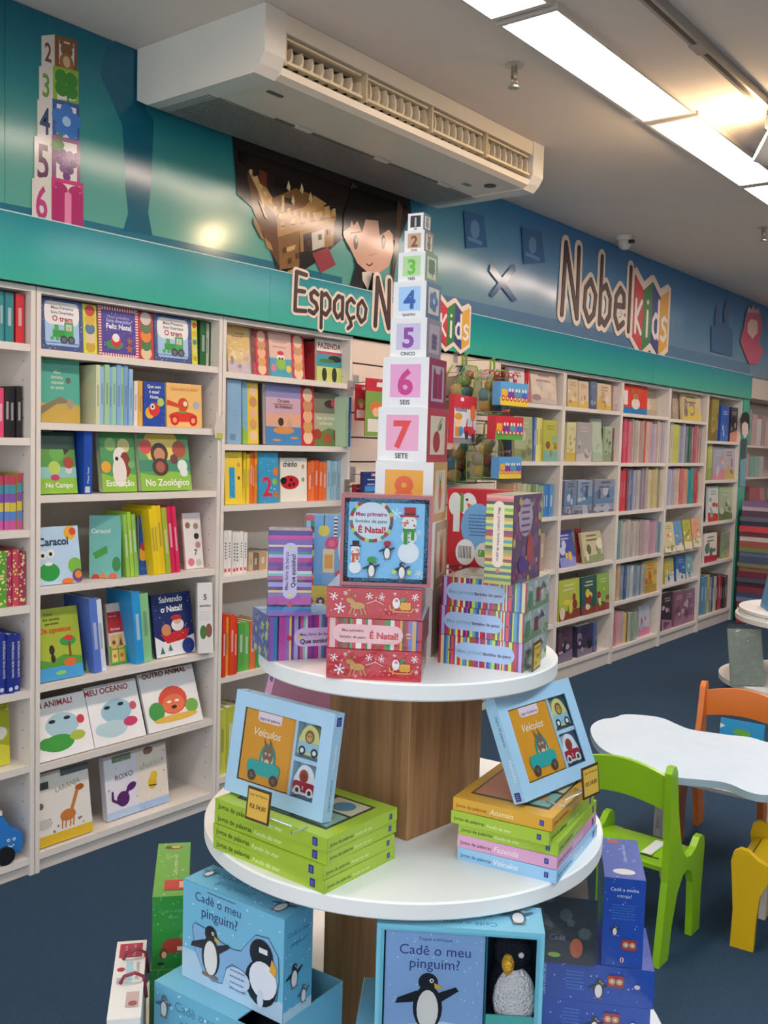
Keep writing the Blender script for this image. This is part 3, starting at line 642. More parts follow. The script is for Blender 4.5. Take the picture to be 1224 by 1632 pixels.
def art_stripe_pano(w, h, flip=False):
    a = Art(w,h); H = a.H; rd = random.Random(9); cs = MULTI*2; wt = [rd.choice((.6,1,1.4)) for _ in cs]
    a.stripes(cs if not flip else cs[::-1],0,0,1,H,True,wt); x0 = .20 if flip else .06; pill(a,x0,x0+.70,.52*H,.60*H,'a8c4ea')
    a.text('Meu primeiro',x0+.20,.44*H,.062,'7aa8b8',bold=.02); a.text('livrinho de pano',x0+.50,.44*H,.062,'5a2a4a',bold=.025,wmax=.32)
    q = .15 if flip else .82; a.ell(q,.5*H,.03,None,'c85a4a'); a.rect(q-.028,.48*H,.056,.012,'5a2a2a'); return a
def art_cottage(w, h, seed):
    a = Art(w,h); H = a.H; a.bg('a8b4b0'); a.rect(0,0,1,.3*H,'7a9a6c'); a.dots(20,.03,'d8d8d0',seed)
    a.rect(.4,.2*H,.16,.5*H,'8a3a44'); a.poly([(.55,.55*H),(.7,.85*H),(.85,.55*H)],'5a5a60'); a.rect(.6,.15*H,.22,.42*H,'b8b0a4'); a.ell(.15,.4*H,.1,.3*H,'5f8a6a'); return a
# front: three flat christmas boxes, big window box on top
AR = onZ(519.5,1080,T1); angR = -57
for k in range(3):
    a = art_xmas_stripe(.158,.05) if k == 1 else art_xmas_row(.158,.05)
    b = Art(.158,.05); b.bg('8a3a44'); b.dots(12,.05,'b87a80',k); t_ = Art(.158,.158); t_.bg('9ec6e2'); t_.dots(30,.012,'e8eef2',k); t_.rect(0,0,1,.04,'b83040')
    gbox('gift_box', ['red christmas cloth book carton with reindeer and sleigh, lowest of its stack','striped red christmas cloth book carton between two reindeer cartons','red reindeer and sleigh carton right under the snowman window box'][k],
         'box', (AR.x+[0,.003,-.001][k], AR.y+[0,.002,.002][k]), angR+[0,-1,1][k], .158, .158, .0505, T1+.0512*k, 'c0202e', {'front':a,'right':b,'top':t_}, 'wrapped')
def window_box(name, label, cat, loc, rz, w, d, h, c, rim, rx=0, group=None, front=None, sides=None, mat='card'):
    """tray carton with a cut-out front: returns root, content depth plane"""
    r = thing(name, label, cat, loc, rz, group, rx=rx); t = .0022
    tray = MB(); a, b = w/2, d/2
    tray.box(-a,a,b-t,b,0,h,c); tray.box(-a,-a+t,-b,b-t,0,h,c); tray.box(a-t,a,-b,b-t,0,h,c); tray.box(-a+t,a-t,-b,b-t,0,t,c); tray.box(-a+t,a-t,-b,b-t,h-t,h,c)
    tray.build('tray',mat,r)
    fr = MB(); L, R_, B, T = rim
    for q in ((-a+t,a-t,t,B),(-a+t,a-t,h-T,h-t),(-a+t,-a+L,B,h-T),(a-R_,a-t,B,h-T)):
        if q[1]-q[0] > .0005 and q[3]-q[2] > .0005: fr.box(q[0],q[1],-b,-b+t,q[2],q[3],c)
    if fr.v: fr.build('front_frame',mat,r)
    for side, ar in (sides or {}).items(): ar.put(r, face(side,w,d,h), side+'_print', mat)
    return r
nz0 = T1+.1545; AN = onZ(540.5,932,nz0); tn = math.radians(-54.5); w_, d_, h_ = .152, .05, .152
cxn = (AN.x+w_/2*math.cos(tn)-d_/2*math.sin(tn), AN.y+w_/2*math.sin(tn)+d_/2*math.cos(tn), nz0)
sd = Art(d_,h_); sd.bg('a84a54'); sd.lines(.5,sd.H*.6,.5,6,.16,'e0a8a8',.03); tp = Art(w_,d_); tp.bg('b05a62')
nb = window_box('gift_box','open window box with blue snowman and penguin cloth book É Natal','box',cxn,tn,w_,d_,h_,'b85a64',(.006,.006,.006,.006),sides={'right':sd,'top':tp},mat='wrapped')
bk = MB(); bm = bmesh.new(); bmesh.ops.create_cube(bm,size=1)
for v in bm.verts: v.co = Vector((v.co.x*(w_-.012), v.co.y*.038-.002, v.co.z*(h_-.010)+h_/2))
bmesh.ops.bevel(bm,geom=bm.edges[:],offset=.009,segments=3,affect='EDGES'); bm.verts.index_update()
bk.raw([v.co[:] for v in bm.verts],[[v.index for v in f.verts] for f in bm.faces],'7cc2f0',True); bm.free(); bk.build('cloth_book','plush',nb)
a = Art(w_-.026,h_-.026); H = a.H; a.bg('8ecdf6'); a.dots(60,.008,'c8e2f4',2)
for x, y, r_ in ((.62,.86,.07),(.93,.62,.04),(.94,.08,.05)): flake(a,x,y*H,r_,'dff0f8')
cols = ['b02a5a','d8d050','2f8a4c','b02a3c','e8e0c8','3a9a8a','c83a44','c8d850','5a3a86','2f7a3c']
for i in range(30):
    t = math.pi*2*i/30; u = math.pi*2*(i+1)/30; a.poly([(.30+q*math.cos(s_),.76*H+q*math.sin(s_)) for q, s_ in ((.29,t),(.29,u),(.24,u),(.24,t))],cols[i%10],new=i == 0)
a.ell(.30,.76*H,.245,None,'dfe9f4',n=32); a.text('Meu primeiro',.30,.82*H,.075,'b02a6a',bold=.03); a.text('livrinho de pano',.30,.73*H,.066,'3a6a7c',bold=.02,wmax=.42); a.text('É Natal!',.31,.60*H,.115,'c8203c',bold=.035,wmax=.38)
snowman(a,.80,.22*H,.44); snowman(a,.10,.06*H,.26,'2a2426','d8582c',1); penguin(a,.52,.27*H,.17,'2a3a50'); a.ell(.52,.27*H+.2,.05,.035,'b0203c'); penguin(a,.32,.03*H,.18,'2a3a50'); a.ell(.32,.03*H+.22,.06,.04,'3f9a3c'); penguin(a,.72,.02*H,.18,'2a3a50'); a.ell(.62,.1*H,.03,.03,'c8d850'); a.ell(.82,.1*H,.03,.03,'c8d850')
a.put(nb, fmat((-(w_-.026)/2,-.0214,.013),(1,0,0),(0,0,1)),'cover_print','paper')
film_quad(nb,-w_/2+.001,w_/2-.001,-d_/2-.0004,.001,h_-.001)
# left: "Que soninho!" cartons
def art_son(w, h, vert):
    a = Art(w,h); H = a.H; cs = ['8a5ab0','3a7ab8','1f1a3a','b04aa0','8a6ab8','d8d078','6a3a86','9aa0d8','5a2a6a','b05a90','7ac0c0','c8d8e0','8a3a8a','5a3a9a','b02a86','a8a8dc','3f8a8a','6a4aa8','d8d0a0','7a5aa8','c83a9a','4a3a8a']
    a.stripes(cs,0,0,1,H,not vert,[1,1,.4,1.6,1,.5,.7,1,.5,.8,.5,.6,1,.8,1,.7,.6,1,.4,1.2,.8,1])
    if vert:
        a.rrect(.34,.20*H,.32,.66*H,.15,'c8c0e8'); a.text('Meu livro de berço',.46,.53*H,.115,'5a4a7a',rot=90,bold=.02,wmax=.54*H); a.text('Que soninho!',.62,.53*H,.14,'2a2440',rot=90,bold=.03,wmax=.52*H)
        a.star(.5,.25*H,.07,'d8d850'); a.star(.5,.80*H,.06,'d8d850'); a.ell(.5,.13*H,.05,None,'c83a4a')
    else:
        pill(a,.34,.97,.5*H,.42*H,'c8c0e8'); a.text('Meu livro de berço',.66,.53*H,.062,'5a4a7a',bold=.02); a.text('Que soninho!',.66,.36*H,.085,'2a2440',bold=.03); a.star(.42,.5*H,.04,'d8d850'); a.ell(.27,.5*H,.035,None,'c83a4a')
    return a
def art_stars(w, h):
    a = Art(w,h); a.bg('4a62a8'); H = a.H; a.dots(16,.09,'c8d860',4,star=True); a.dots(14,.05,'a8b8dc',8,star=True); return a
AS = onZ(428,1054,T1)
tpS = Art(.135,.113); tpS.bg('7aa6d8'); tpS.dots(10,.08,'b8d0e8',2); tpS.rect(.1,.1,.5,.3,'e8e0c0')
gbox('gift_box','purple striped baby book carton lying flat on the top tier','box',(AS.x,AS.y),-29,.135,.113,.0795,T1,'6a4a9a',{'front':art_son(.135,.0795,False),'left':art_stars(.113,.0795),'top':tpS},'wrapped')
AV = onZ(423.5,981.5,T1+.081)
tpV = Art(.077,.06); tpV.bg('8a94b8'); tpV.dots(8,.12,'d0d870',2,star=True)
gbox('gift_box','purple striped baby book carton standing upright on the flat purple one','box',(AV.x+.002,AV.y-.002),-44,.077,.082,.152,T1+.081,'6a4a9a',{'front':art_son(.077,.152,True),'left':art_stars(.082,.152),'top':tpV},'wrapped')
# behind: yellow flower carton, blue striped upright carton
fy_ = Art(.115,.052); fy_.bg('d8cc58'); [ (fy_.star(.12+.2*i,.17,.09,['7a5aa8','5a4a9a','d8884a','b04a6a','6a8ac8'][i],8,.7), fy_.ell(.12+.2*i,.17,.03,None,'e8e0a0')) for i in range(5)]
F0 = (1.402,1.316)
gbox('gift_box','yellow flower patterned carton under the blue upright one behind the purple boxes','box',F0,-50,.115,.10,.052,T1,'d8cc58',{'front':fy_},'wrapped')
gbox('gift_box','second yellow flower patterned carton topmost under the blue upright one','box',(F0[0]+.002,F0[1]+.002),-50,.115,.10,.052,T1+.0525,'d8cc58',{'front':fy_},'wrapped')
ub = Art(.115,.14); H = ub.H; ub.bg('6aa8dc'); ub.stripes(['c83a44','e89a4c','6a3a6a','3a6ab0','b05a3c','d8d050','8a2a4a','5a7ac0','e8b050','7a3a5a','3a9a6a','c85a6a'],0,0,.16,H,False)
ub.ell(.33,.78*H,.10,None,'d8d048'); ub.line([(.33,.85*H),(.33,H)],.02,'2a2a2a'); ub.stripes(['1a1a1a','e8e8e8']*7,.5,.62*H,.06,.36*H,False); ub.star(.47,.60*H,.13,'d0206a',14,.8); ub.ell(.47,.60*H,.06,None,'e85a96'); ub.rect(.32,.18*H,.2,.34*H,'e8d8a8'); ub.rect(.35,.24*H,.14,.2*H,'e0a02c'); ub.ell(.72,.55*H,.14,.3*H,'e0e8ec'); ub.ell(.62,.16*H,.09,.07,'c82838'); ub.rrect(.02,.62*H,.08,.3*H,.035,'a8c0e0')
gbox('gift_box','sky blue upright toy book carton behind the snowman window box','box',(1.404,1.314),-50,.115,.05,.140,T1+.1055,'6aa8dc',{'front':ub},'wrapped')
# right: three striped cartons, one upright, red one behind
AQ = onZ(698.4,1055.7,T1); angQ = -75.5
for k in range(3):
    tq = Art(.157,.157); tq.bg('b8b4a4'); tq.dots(14,.06,'d8d4c8',k); tq.ell(.3,.3,.16,.12,'8a9a7a')
    gbox('gift_box',['multicoloured striped cloth book carton carrying the yellow price tag','multicoloured striped cloth book carton in the middle of its stack of three','multicoloured striped cloth book carton topmost of its stack under the upright green one'][k],
         'box',(AQ.x+[0,.001,.0035][k],AQ.y+[0,.001,0][k]),angQ+[0,-1,0][k],.157,.157,.0518,T1+.0525*k,'7a3a6a',{'front':art_stripe_pano(.157,.0518,k == 0),'right':art_cottage(.157,.0518,k),'top':tq},'wrapped')
pt = Art(.05,.05)
tgt = onZ(833,1072.7,T1); tdir = math.radians(angQ+90)
tg = thing('price_tag','yellow handwritten price card in brown frame on the striped cartons','price tag',(tgt.x+.040*math.cos(tdir)+.004,tgt.y+.040*math.sin(tdir)-.012,T1),math.radians(angQ+90))
MB().box(-.026,.026,-.001,.001,0,.050,'5a3a1a').build('card','plastic',tg); pa = Art(.044,.042); pa.bg('d8b848'); pa.text('R$',.3,.15,.2,'3a2a14'); pa.text('89,80',.58,.4,.2,'3a2a14',shear=.2); pa.lines(.5,.78,.8,1,.1,'5a4420',.04); pa.put(tg,fmat((-.022,-.001,.004),(1,0,0),(0,0,1)),'price_print')
def art_pano_v(w, h):
    a = Art(w,h); H = a.H; a.bg('d8b860'); cs = ['b8b048','5a7a6a','b8c050','4a5a6a','c8c060','3f8a7a','d8c850','8a3a3c','e0a868','c89848','7aa050','5a4a3a','c8c850','3a9ab0','e0b040','a8303c','7a2a6a','d8c04c','2f9a9a','e8c868','b8b040','3a3028','c8d858','8ab84c','d8e090','2a2420','d86a6a','e8988c']
    a.stripes(cs,0,0,1,H,False); a.rrect(.28,.19*H,.40,.74*H,.18,'eed8c0'); a.text('Meu primeiro livrinho de pano',.44,.56*H,.15,'7a4a6a',rot=-90,bold=.02,wmax=.68*H); a.ell(.5,.15*H,.08,None,'c8685a'); return a
def art_fairy(w, h):
    a = Art(w,h); H = a.H; a.bg('6a4a6a'); a.dots(22,.07,'8a5a86',3); a.dots(16,.05,'b8484c',7); a.dots(14,.045,'c8b858',5); a.ell(.42,.74*H,.24,.22*H,'b8a8b8'); a.lines(.42,.86*H,.3,5,.08,'8a4a7a',.03); a.ell(.6,.36*H,.12,.16*H,'b84a4a'); a.ell(.35,.2*H,.14,.1*H,'5a3a8a'); return a
AU = onZ(769.6,929,T1+.158); tu = Art(.05,.145); tu.bg('c8c8a0')
gbox('gift_box','yellow green striped cloth book carton standing upright on the striped stack','box',(AU.x+.003,AU.y+.0),-80,.049,.142,.152,T1+.158,'c8b858',{'front':art_pano_v(.049,.152),'right':art_fairy(.142,.152),'top':tu},'wrapped')
rb = Art(.13,.15); H = rb.H; rb.bg('d01c2c'); rb.ell(.12,.80*H,.10,.15*H,'eef0ee'); rb.ell(.32,.80*H,.13,.15*H,'f0f0ee'); rb.ell(.30,.86*H,.02,None,'1a1a1a'); rb.poly([(.3,.82*H),(.34,.7*H),(.37,.8*H)],'e8753a'); rb.rect(.2,.70*H,.05,.24*H,'6a9a4c')
rb.ell(.48,.52*H,.26,.30*H,'7ab4e8'); rb.lines(.48,.66*H,.30,7,.05,'3a5a90',.014); rb.ell(.30,.18*H,.15,.17*H,'f4f4f2'); rb.stripes(['1a1a1a','f4f4f2']*9,.20,.10*H,.20,.16*H); rb.rect(.10,.44*H,.10,.26*H,'f0f0ee'); rb.ell(.60,.16*H,.16,.16*H,'f0f0ee'); rb.rect(.50,.13*H,.24,.09*H,'6ab84c'); rb.dots(9,.012,'f0f0e0',2,(.52,.14*H,.73,.21*H)); rb.ell(.86,.84*H,.12,None,'f2f2ee'); rb.text('é Natal!',.86,.80*H,.09,'c8202c',bold=.02)
rbl = Art(.10,.0522); rbl.bg('b0303c'); rbl.dots(20,.03,'e0a0a4',3)
_q = onZ(712,901,T1+.158); QX = (_q.x+.012,_q.y+.006)
for k in range(3):
    gbox('gift_box',['red snowflake carton lying behind the striped stack, bottom one','red snowflake carton lying behind the striped stack, middle one','red snowflake carton lying directly beneath the upright red snowman carton'][k],'box',(QX[0]+.002*k,QX[1]),-70,.10,.10,.0522,T1+.0525*k,'b0303c',{'front':rbl},'wrapped')
gbox('gift_box','bright red snowman carton seen from its back with a barcode','box',(QX[0]-.002,QX[1]+.004),-70,.130,.05,.150,T1+.158,'d01c2c',{'front':rb},'wrapped')
# ------------------------------------------------------------------ word game boxes on the middle tier
def logo(a, x, y, s): a.rect(x-s/2,y-s*.62,s,s*1.24,'2a3488'); a.lines(x,y+.2*s,.6*s,3,.28*s,'9aa4d8',.10*s)
def art_edge(w, h, title, ct, c, dark='3f5a1c'):
    a = Art(w,h); H = a.H; a.bg(c); a.text('Jogos de palavras',.03,.30*H,.052,dark,bold=.02,al='L',wmax=.32); a.text(title,.50,.26*H,.078,ct,shear=.25,bold=.01,wmax=.25); logo(a,.90,.5*H,.042); return a
def game_box(label, A, ang, w, d, h, z, c, title, ct, inner, top=False, dark='3f5a1c'):
    ar = {'front':art_edge(w,h,title,ct,c,dark),'right':art_edge(d,h,title,ct,c,dark)}
    if top:
        t_ = Art(w,d); H = t_.H; t_.bg(c); t_.rect(.10,.14*H,.80,.72*H,'4a4a3c'); t_.rect(.12,.17*H,.44,.66*H,inner); t_.ell(.3,.5*H,.10,.12,'d88a6a'); t_.ell(.26,.56*H,.012,None,'f0f0f0'); t_.ell(.34,.56*H,.012,None,'f0f0f0'); t_.rect(.60,.52*H,.28,.30*H,'d8c8a8'); t_.rect(.60,.18*H,.28,.30*H,'8ab0a0'); t_.ell(.74,.66*H,.08,.08,'5a8aa0'); t_.ell(.74,.33*H,.09,.06,'c88a5a'); ar['top'] = t_
    r = gbox('word_game_box', label, 'game box', A, ang, w, d, h-.0004, z, c, ar)
    return r
AG = onZ(340,1351,T2); GL = ['lowest','second lowest','second highest','topmost']
for k in range(4):
    j = [(0,0),(.001,.002),(.003,.001),(.002,-.001)][k]
    game_box(f'lime green Fundo do mar word game box, {GL[k]} of the lime green stack', (AG.x+j[0],AG.y+j[1]), -90+[0,-.6,.5,.2][k], .262, .180, .0222, T2+.0224*k, 'a8c43c','Fundo do mar','e4f0b0','7ab0a0', top=k == 3)
AB = onZ(729,1369,T2)
RS = [('sky blue Veículos word game box at the bottom of the mixed colour stack','9cc8ec','Veículos','f0f4f8','3a6a8c'),('pink Fazenda word game box between the blue and green ones','e0a4c8','Fazenda','f4e0ec','6a3a5c'),
      ('lime green word game box resting on the pink one','a8c43c','Fundo do mar','e4f0b0','3f5a1c'),('lime green word game box right under the yellow one','a8c43c','Fundo do mar','e4f0b0','3f5a1c'),('golden yellow Animais word game box on top of the mixed colour stack','e2a838','Animais','f4e0b0','8a5a14')]
for k, (lb, c, ti, ct, dk) in enumerate(RS):
    j = [(0,0),(0,.001),(.0,.0),(-.012,.008),(-.010,.006)][k]
    game_box(lb,(AB.x+j[0],AB.y+j[1]),-80+[0,.5,1,-1.5,-.5][k],.178,.232,.0222,T2+.0224*k,c,ti,ct,'d88a6a',top=k == 4,dark=dk)
def vehicles_box(label, loc, rz, rx, bc='a6cbe6'):
    w, d, h = .230, .024, .178
    sdA = Art(d,h); sdA.bg(bc); logo(sdA,.5,sdA.H*.92,.5); sdA.text('Jogos de palavras',.6,sdA.H*.24,.42,'4a6a86',rot=90,wmax=2.2); sdA.text('Veículos',.6,sdA.H*.6,.5,'e6f0f6',rot=90,shear=.25)
    sdB = Art(d,h); sdB.bg(bc); logo(sdB,.5,sdB.H*.06,.5); sdB.text('Jogos de palavras',.6,sdB.H*.68,.42,'4a6a86',rot=-90,wmax=2.2); sdB.text('Veículos',.6,sdB.H*.3,.5,'e6f0f6',rot=-90,shear=.25)
    tpa = Art(w,d); tpa.bg(bc); logo(tpa,.08,.05,.03); tpa.text('Jogos de palavras',.75,.03,.05,'4a6a86')
    r = window_box('word_game_box', label, 'game box', loc, rz, w, d, h, bc, (.026,.026,.026,.026), rx=rx, sides={'right':sdA,'left':sdB,'top':tpa})
    b = d/2; bx0, bx1 = -w/2+.026, .028
    MB().box(bx0,bx1,-b+.003,b-.004,.026,h-.026,'e2a030',bev=.002).build('booklet','card',r)
    a = Art(bx1-bx0-.004,h-.056); H = a.H; a.bg('e2a030'); a.rrect(.26,.86*H,.50,.14*H+.1,.06,'f0dde8'); a.text('Jogos de palavras',.51,.89*H,.062,'4a3a5a',bold=.015,wmax=.44); a.text('Veículos',.5,.66*H,.20,'f6eedc',shear=.3,bold=.005,wmax=.56)
    a.ell(.56,.36*H,.17,.24,'2a9a96'); a.ell(.56,.36*H,.12,.19,'d8c8b0'); a.ell(.56,.42*H,.11,.13,'8e6a54'); a.ell(.56,.28*H,.10,.09,'8e6a54'); a.poly([(.48,.52*H),(.44,.66*H),(.54,.54*H)],'8e6a54'); a.poly([(.58,.53*H),(.56,.67*H),(.65,.53*H)],'8e6a54'); a.ell(.52,.44*H,.02,None,'f4f0ea'); a.ell(.60,.44*H,.02,None,'f4f0ea'); a.ell(.52,.44*H,.009,None,'201818'); a.ell(.60,.44*H,.009,None,'201818'); a.ell(.56,.33*H,.05,.04,'d8b49c')
    a.rrect(.16,.12*H,.68,.20*H,.08,'2a9a96'); 
    for q in (.28,.74): a.ell(q,.10*H,.085,None,'4a3a34'); a.ell(q,.10*H,.04,None,'6a564a')
    a.put(r,fmat((bx0+.002,-b+.003,.028),(1,0,0),(0,0,1)),'booklet_print','card')
    dv = MB(); dv.box(.030,.036,-b+.003,b-.004,.026,h-.026,'b8d4e8'); dv.box(.036,w/2-.026,-b+.003,b-.004,h/2-.004,h/2+.003,'b8d4e8'); dv.build('divider','card',r)
    # two shaped vehicle puzzle pieces
    cw = w/2-.026-.038
    for z0, body, wh, head, hc, dome in ((h/2+.005,'9cc8d8','2a3048','c8a060','8a5a30','d8d48a'),(.028,'a8283c','e8e4e0','8a3a30','b0402c','dfe8f0')):
        P = [(.038,z0+.004),(.036+cw,z0+.004),(.036+cw,z0+.028)]+[(.037+cw/2+(cw/2-.004)*math.cos(t), z0+.028+.026*math.sin(t)) for t in [math.pi*i/10 for i in range(1,10)]]+[(.038,z0+.028)]
        o = MB().prism(P,-b+.006,b-.006,'y',dome).build('puzzle_piece','card',r)
        a = Art(cw,.058); a.rrect(.02,.16,.96,.34,.12,body); cxh = .5 if body[0] == '9' else .46; a.ell(cxh,.68,.20,.22,hc); a.ell(cxh,.66,.13,.15,head); a.ell(cxh-.05,.70,.025,None,'1a1414'); a.ell(cxh+.06,.70,.025,None,'1a1414')
        for q in (.24,.78): a.ell(q,.20,.15,None,wh); a.ell(q,.20,.08,None,'e8e8e4' if wh[0] == '2' else '3a3036')
        if body[0] == 'a': a.text('2',.48,.26,.16,'f0e8e4',bold=.02)
        a.put(r,fmat((.0365,-b+.006,z0),(1,0,0),(0,0,1)),'piece_print','card',off=.0003)
    film_quad(r,-w/2+.026,w/2-.026,-b+.0012,.026,h-.026)
    return r
def place_lean(A, ang, w, d, lean, z):
    """base centre for something leaning back by lean (radians) with its front bottom edge starting at A; A->heading ang"""
    t = math.radians(ang); ca, sa = math.cos(t), math.sin(t); y = d/2*math.cos(lean)
    return (A[0]+w/2*ca-y*sa, A[1]+w/2*sa+y*ca, z+d/2*math.sin(lean)*0+ d*math.sin(lean)/2+.0006), t
zt = T2+.0224*4; A1 = onZ(357,1262,zt)
loc, tt = place_lean((A1.x,A1.y),-89,.230,.024,.16,zt); vehicles_box('sky blue Veículos window box propped on the lime green stack', loc, tt, -.16)
zt2 = T2+.0224*5; A2 = onZ(837,1289,zt2)
loc, tt = place_lean((A2.x,A2.y),-5,.230,.024,.42,zt2); vehicles_box('sky blue Veículos window box leaning on the mixed colour stack', loc, tt, -.42)
def wire_stand(label, loc, rz, tagx, price):
    r = thing('price_stand', label, 'price stand', loc, rz)
    w = MB(); w.tube([(-.045,.012,.003),(-.045,-.012,.003),(-.045,-.026,.004),(-.045,-.026,.016),(.045,-.026,.016),(.045,-.026,.004),(.045,-.012,.003),(.045,.012,.003)],.0014,'e6ecf0',6); w.build('wire','metal',r)
    o = MB().box(-.026,.026,-.001,.001,0,.054,'4a2e14').build('tag_card','plastic',r); o.location = (tagx,-.030,.004); o.rotation_euler = (-.12,0,0)
    a = Art(.046,.046); a.bg('e0b24a'); a.text('Jogo de Palavras',.5,.80,.13,'3a2814',shear=.2,wmax=.86); a.text('R$ '+price,.5,.36,.22,'3a2814',shear=.2,bold=.01,wmax=.8); a.put(o,fmat((-.023,-.001,.004),(1,0,0),(0,0,1)),'price_print')
    return r
S1 = onZ(452,1312,zt); wire_stand('wire prop with yellow price card before the Veículos box on the lime stack',(S1.x-.004,S1.y,zt+.0006),math.radians(-89),-.028,'54,80')
S2 = onZ(900,1272,zt2); wire_stand('wire prop with yellow price card before the Veículos box on the mixed stack',(S2.x+.0,S2.y-.004,zt2+.0006),math.radians(-5),.03,'54,80')
for k in range(3):
    game_box(['sky blue word game box at the bottom of the rear stack behind the column','lime green word game box in the middle of the rear stack','pink word game box on top of the rear stack'][k],(1.392,1.352),-17,.22,.165,.0222,T2+.0224*k,['9cc8ec','a8c43c','e0a4c8'][k],['Veículos','Fundo do mar','Fazenda'][k],'f0f4f8','d88a6a',top=k == 2)
loc, tt = place_lean((1.648,1.405),163,.230,.024,.40,T2+.0674); vehicles_box('pink word game window box leaning with its back to the column', loc, tt, -.40, 'e0a4c8')
# ------------------------------------------------------------------ penguin and owl book sets on the bottom tier
PB = '7ab8d8'
def art_peng_edge(w, h, words=('Cadê o meu','pinguim?'), c='6fb6d6'):
    a = Art(w,h); H = a.H; a.bg(c); a.dots(26,.008,'d4ecf4',3); a.text(words[0],.42,.62*H,.10,'4a8aa8',wmax=.44); a.text(words[1],.42,.30*H,.10,'4a8aa8',wmax=.34); penguin(a,.86,.18*H,.5*H,'38506a'); penguin(a,.10,.40*H,.35*H,'4a6a84'); return a
def art_peng_side(w, h):
    a = Art(w,h); H = a.H; a.bg('62aed0'); a.dots(26,.02,'d4ecf4',4); a.rect(0,0,1,.10*H,'b8d4e4'); a.text('Cadê o meu',.5,.80*H,.16,'3a7a98',wmax=.8); a.text('pinguim?',.5,.70*H,.16,'3a7a98',wmax=.6); penguin(a,.36,.30*H,.46); penguin(a,.68,.10*H,.34,'4a5a6a'); return a
def penguin_box_die(label, A, ang, z, w=.236, d=.072, h=.176):
    """shaped window: penguin booklet left, plush penguin right"""
    t = math.radians(ang); ca, sa = math.cos(t), math.sin(t)
    r = thing('penguin_book_box', label, 'book box', (A[0]+w/2*ca-d/2*sa, A[1]+w/2*sa+d/2*ca, z), t)
    MB().box(-w/2,w/2,-d/2,d/2,.0003,h-.0003,PB,bev=.0015).build('carton','card',r)
    a = Art(w,h); H = a.H; a.bg('78bcdc'); a.dots(50,.007,'d4ecf4',6); a.poly([(0,0),(1,0),(1,.20*H),(.6,.24*H),(.3,.32*H),(0,.30*H)],'b4cfe4')
    a.text('Cadê o meu',.36,.84*H,.135,'3f4a78',wmax=.46); a.text('pinguim?',.38,.70*H,.135,'3f4a78',wmax=.36); a.lines(.4,.955*H,.3,1,.1,'5a7aa0',.01)
    def blob(k): return [(.09+(.02-k),.55*H),(.13,.60*H+k),(.30,.58*H+k),(.40,.52*H+k),(.52,.50*H+k),(.60,.52*H+k),(.66,.62*H+k),(.74,.74*H+k),(.86,.76*H+k),(.95+k,.62*H),(.96+k,.40*H),(.94+k,.20*H-k),(.80,.20*H-k),(.70,.24*H-k),(.62,.34*H-k),(.52,.36*H-k),(.46,.30*H-k),(.42,.12*H-k),(.32,.10*H-k),(.22,.16*H-k),(.14-k,.34*H)]
    a.poly(blob(.008),'38687e'); a.poly(blob(0),'86b4dc'); penguin(a,.30,.15*H,.31,'23262e'); a.ell(.80,.30*H,.15,.22*H,'20242c',rot=-8); a.ell(.80,.58*H,.11,.15*H,'20242c'); a.ell(.82,.34*H,.13,.18*H,'e6e8f0'); a.poly([(.90,.58*H),(.95,.50*H),(.93,.42*H),(.88,.46*H)],'e0a83c'); a.rect(.78,.60*H,.08,.05*H,'dfe6ee')
    a.ell(.58,.24*H,.12,.11*H,'c0d4ec'); a.lines(.58,.30*H,.16,4,.045,'7a8ab0',.012); a.ell(.80,.14*H,.03,.05,'d0dcec'); a.ell(.80,.2*H,.025,.03,'d0dcec')
    a.put(r,face('front',w,d,h),'front_print','card'); art_peng_side(d,h).put(r,face('right',w,d,h),'side_print','card'); art_peng_edge(w,d).put(r,face('top',w,d,h),'top_print','card')
    return r
def penguin_box_flat(label, A, ang, z, w, d, h, c='74b8d4', name='penguin_book_box', group=None):
    return gbox(name,label,'book box',A,ang,w,d,h,z,c,{'front':art_peng_edge(w,h),'right':art_peng_side(d,h) if d < h else art_peng_edge(d,h)},'wrapped',group)
LZ = (.176-.0)/2
penguin_box_flat('light blue penguin book box lying under another one at the bottom of the left pile',(1.035,1.318),-86,T3,.250,.19,.089)
lo = thing('penguin_book_box','light blue open penguin book box lying flat with a yellow beak showing','book box',(1.150,1.186,T3+.0895),math.radians(-86))
tb = MB(); t_ = .002
tb.box(-.131,.131,-.10,-.098,0,.0895,'7cc0da'); tb.box(-.131,.131,.098,.10,0,.0895,'7cc0da'); tb.box(-.131,-.129,-.098,.098,0,.0895,'7cc0da'); tb.box(.129,.131,-.098,.098,0,.0895,'7cc0da'); tb.box(-.129,.129,-.098,.098,0,.002,'7cc0da'); tb.box(-.129,.062,-.098,.098,.0875,.0895,'7cc0da')
tb.build('tray','card',lo); MB().box(-.1285,.1285,-.0975,.0975,.0025,.006,'1e4a58').build('lining','card',lo)
art_peng_edge(.262,.0895).put(lo,face('front',.262,.2,.0895),'front_print','card')
MB().ball(.085,-.02,.048,.036,.036,.036,'20242c').ball(.106,-.005,.062,.016,.012,.026,'e2b23c').build('plush_penguin','plush',lo)
penguin_box_die('light blue penguin book box with shaped window standing on the open one',(1.084,1.287),-87,T3+.1795)
penguin_box_flat('light blue penguin book box lowest beneath the framed penguin set',(1.128,.935),-57,T3,.262,.185,.0925)
penguin_box_flat('light blue penguin book box lying directly beneath the framed penguin set',(1.132,.932),-56,T3+.093,.262,.185,.0925)
w_, d_, h_ = .262, .085, .19; AP = onZ(601,1471,T3+.186+h_); tp_ = math.radians(-56); ca, sa = math.cos(tp_), math.sin(tp_)
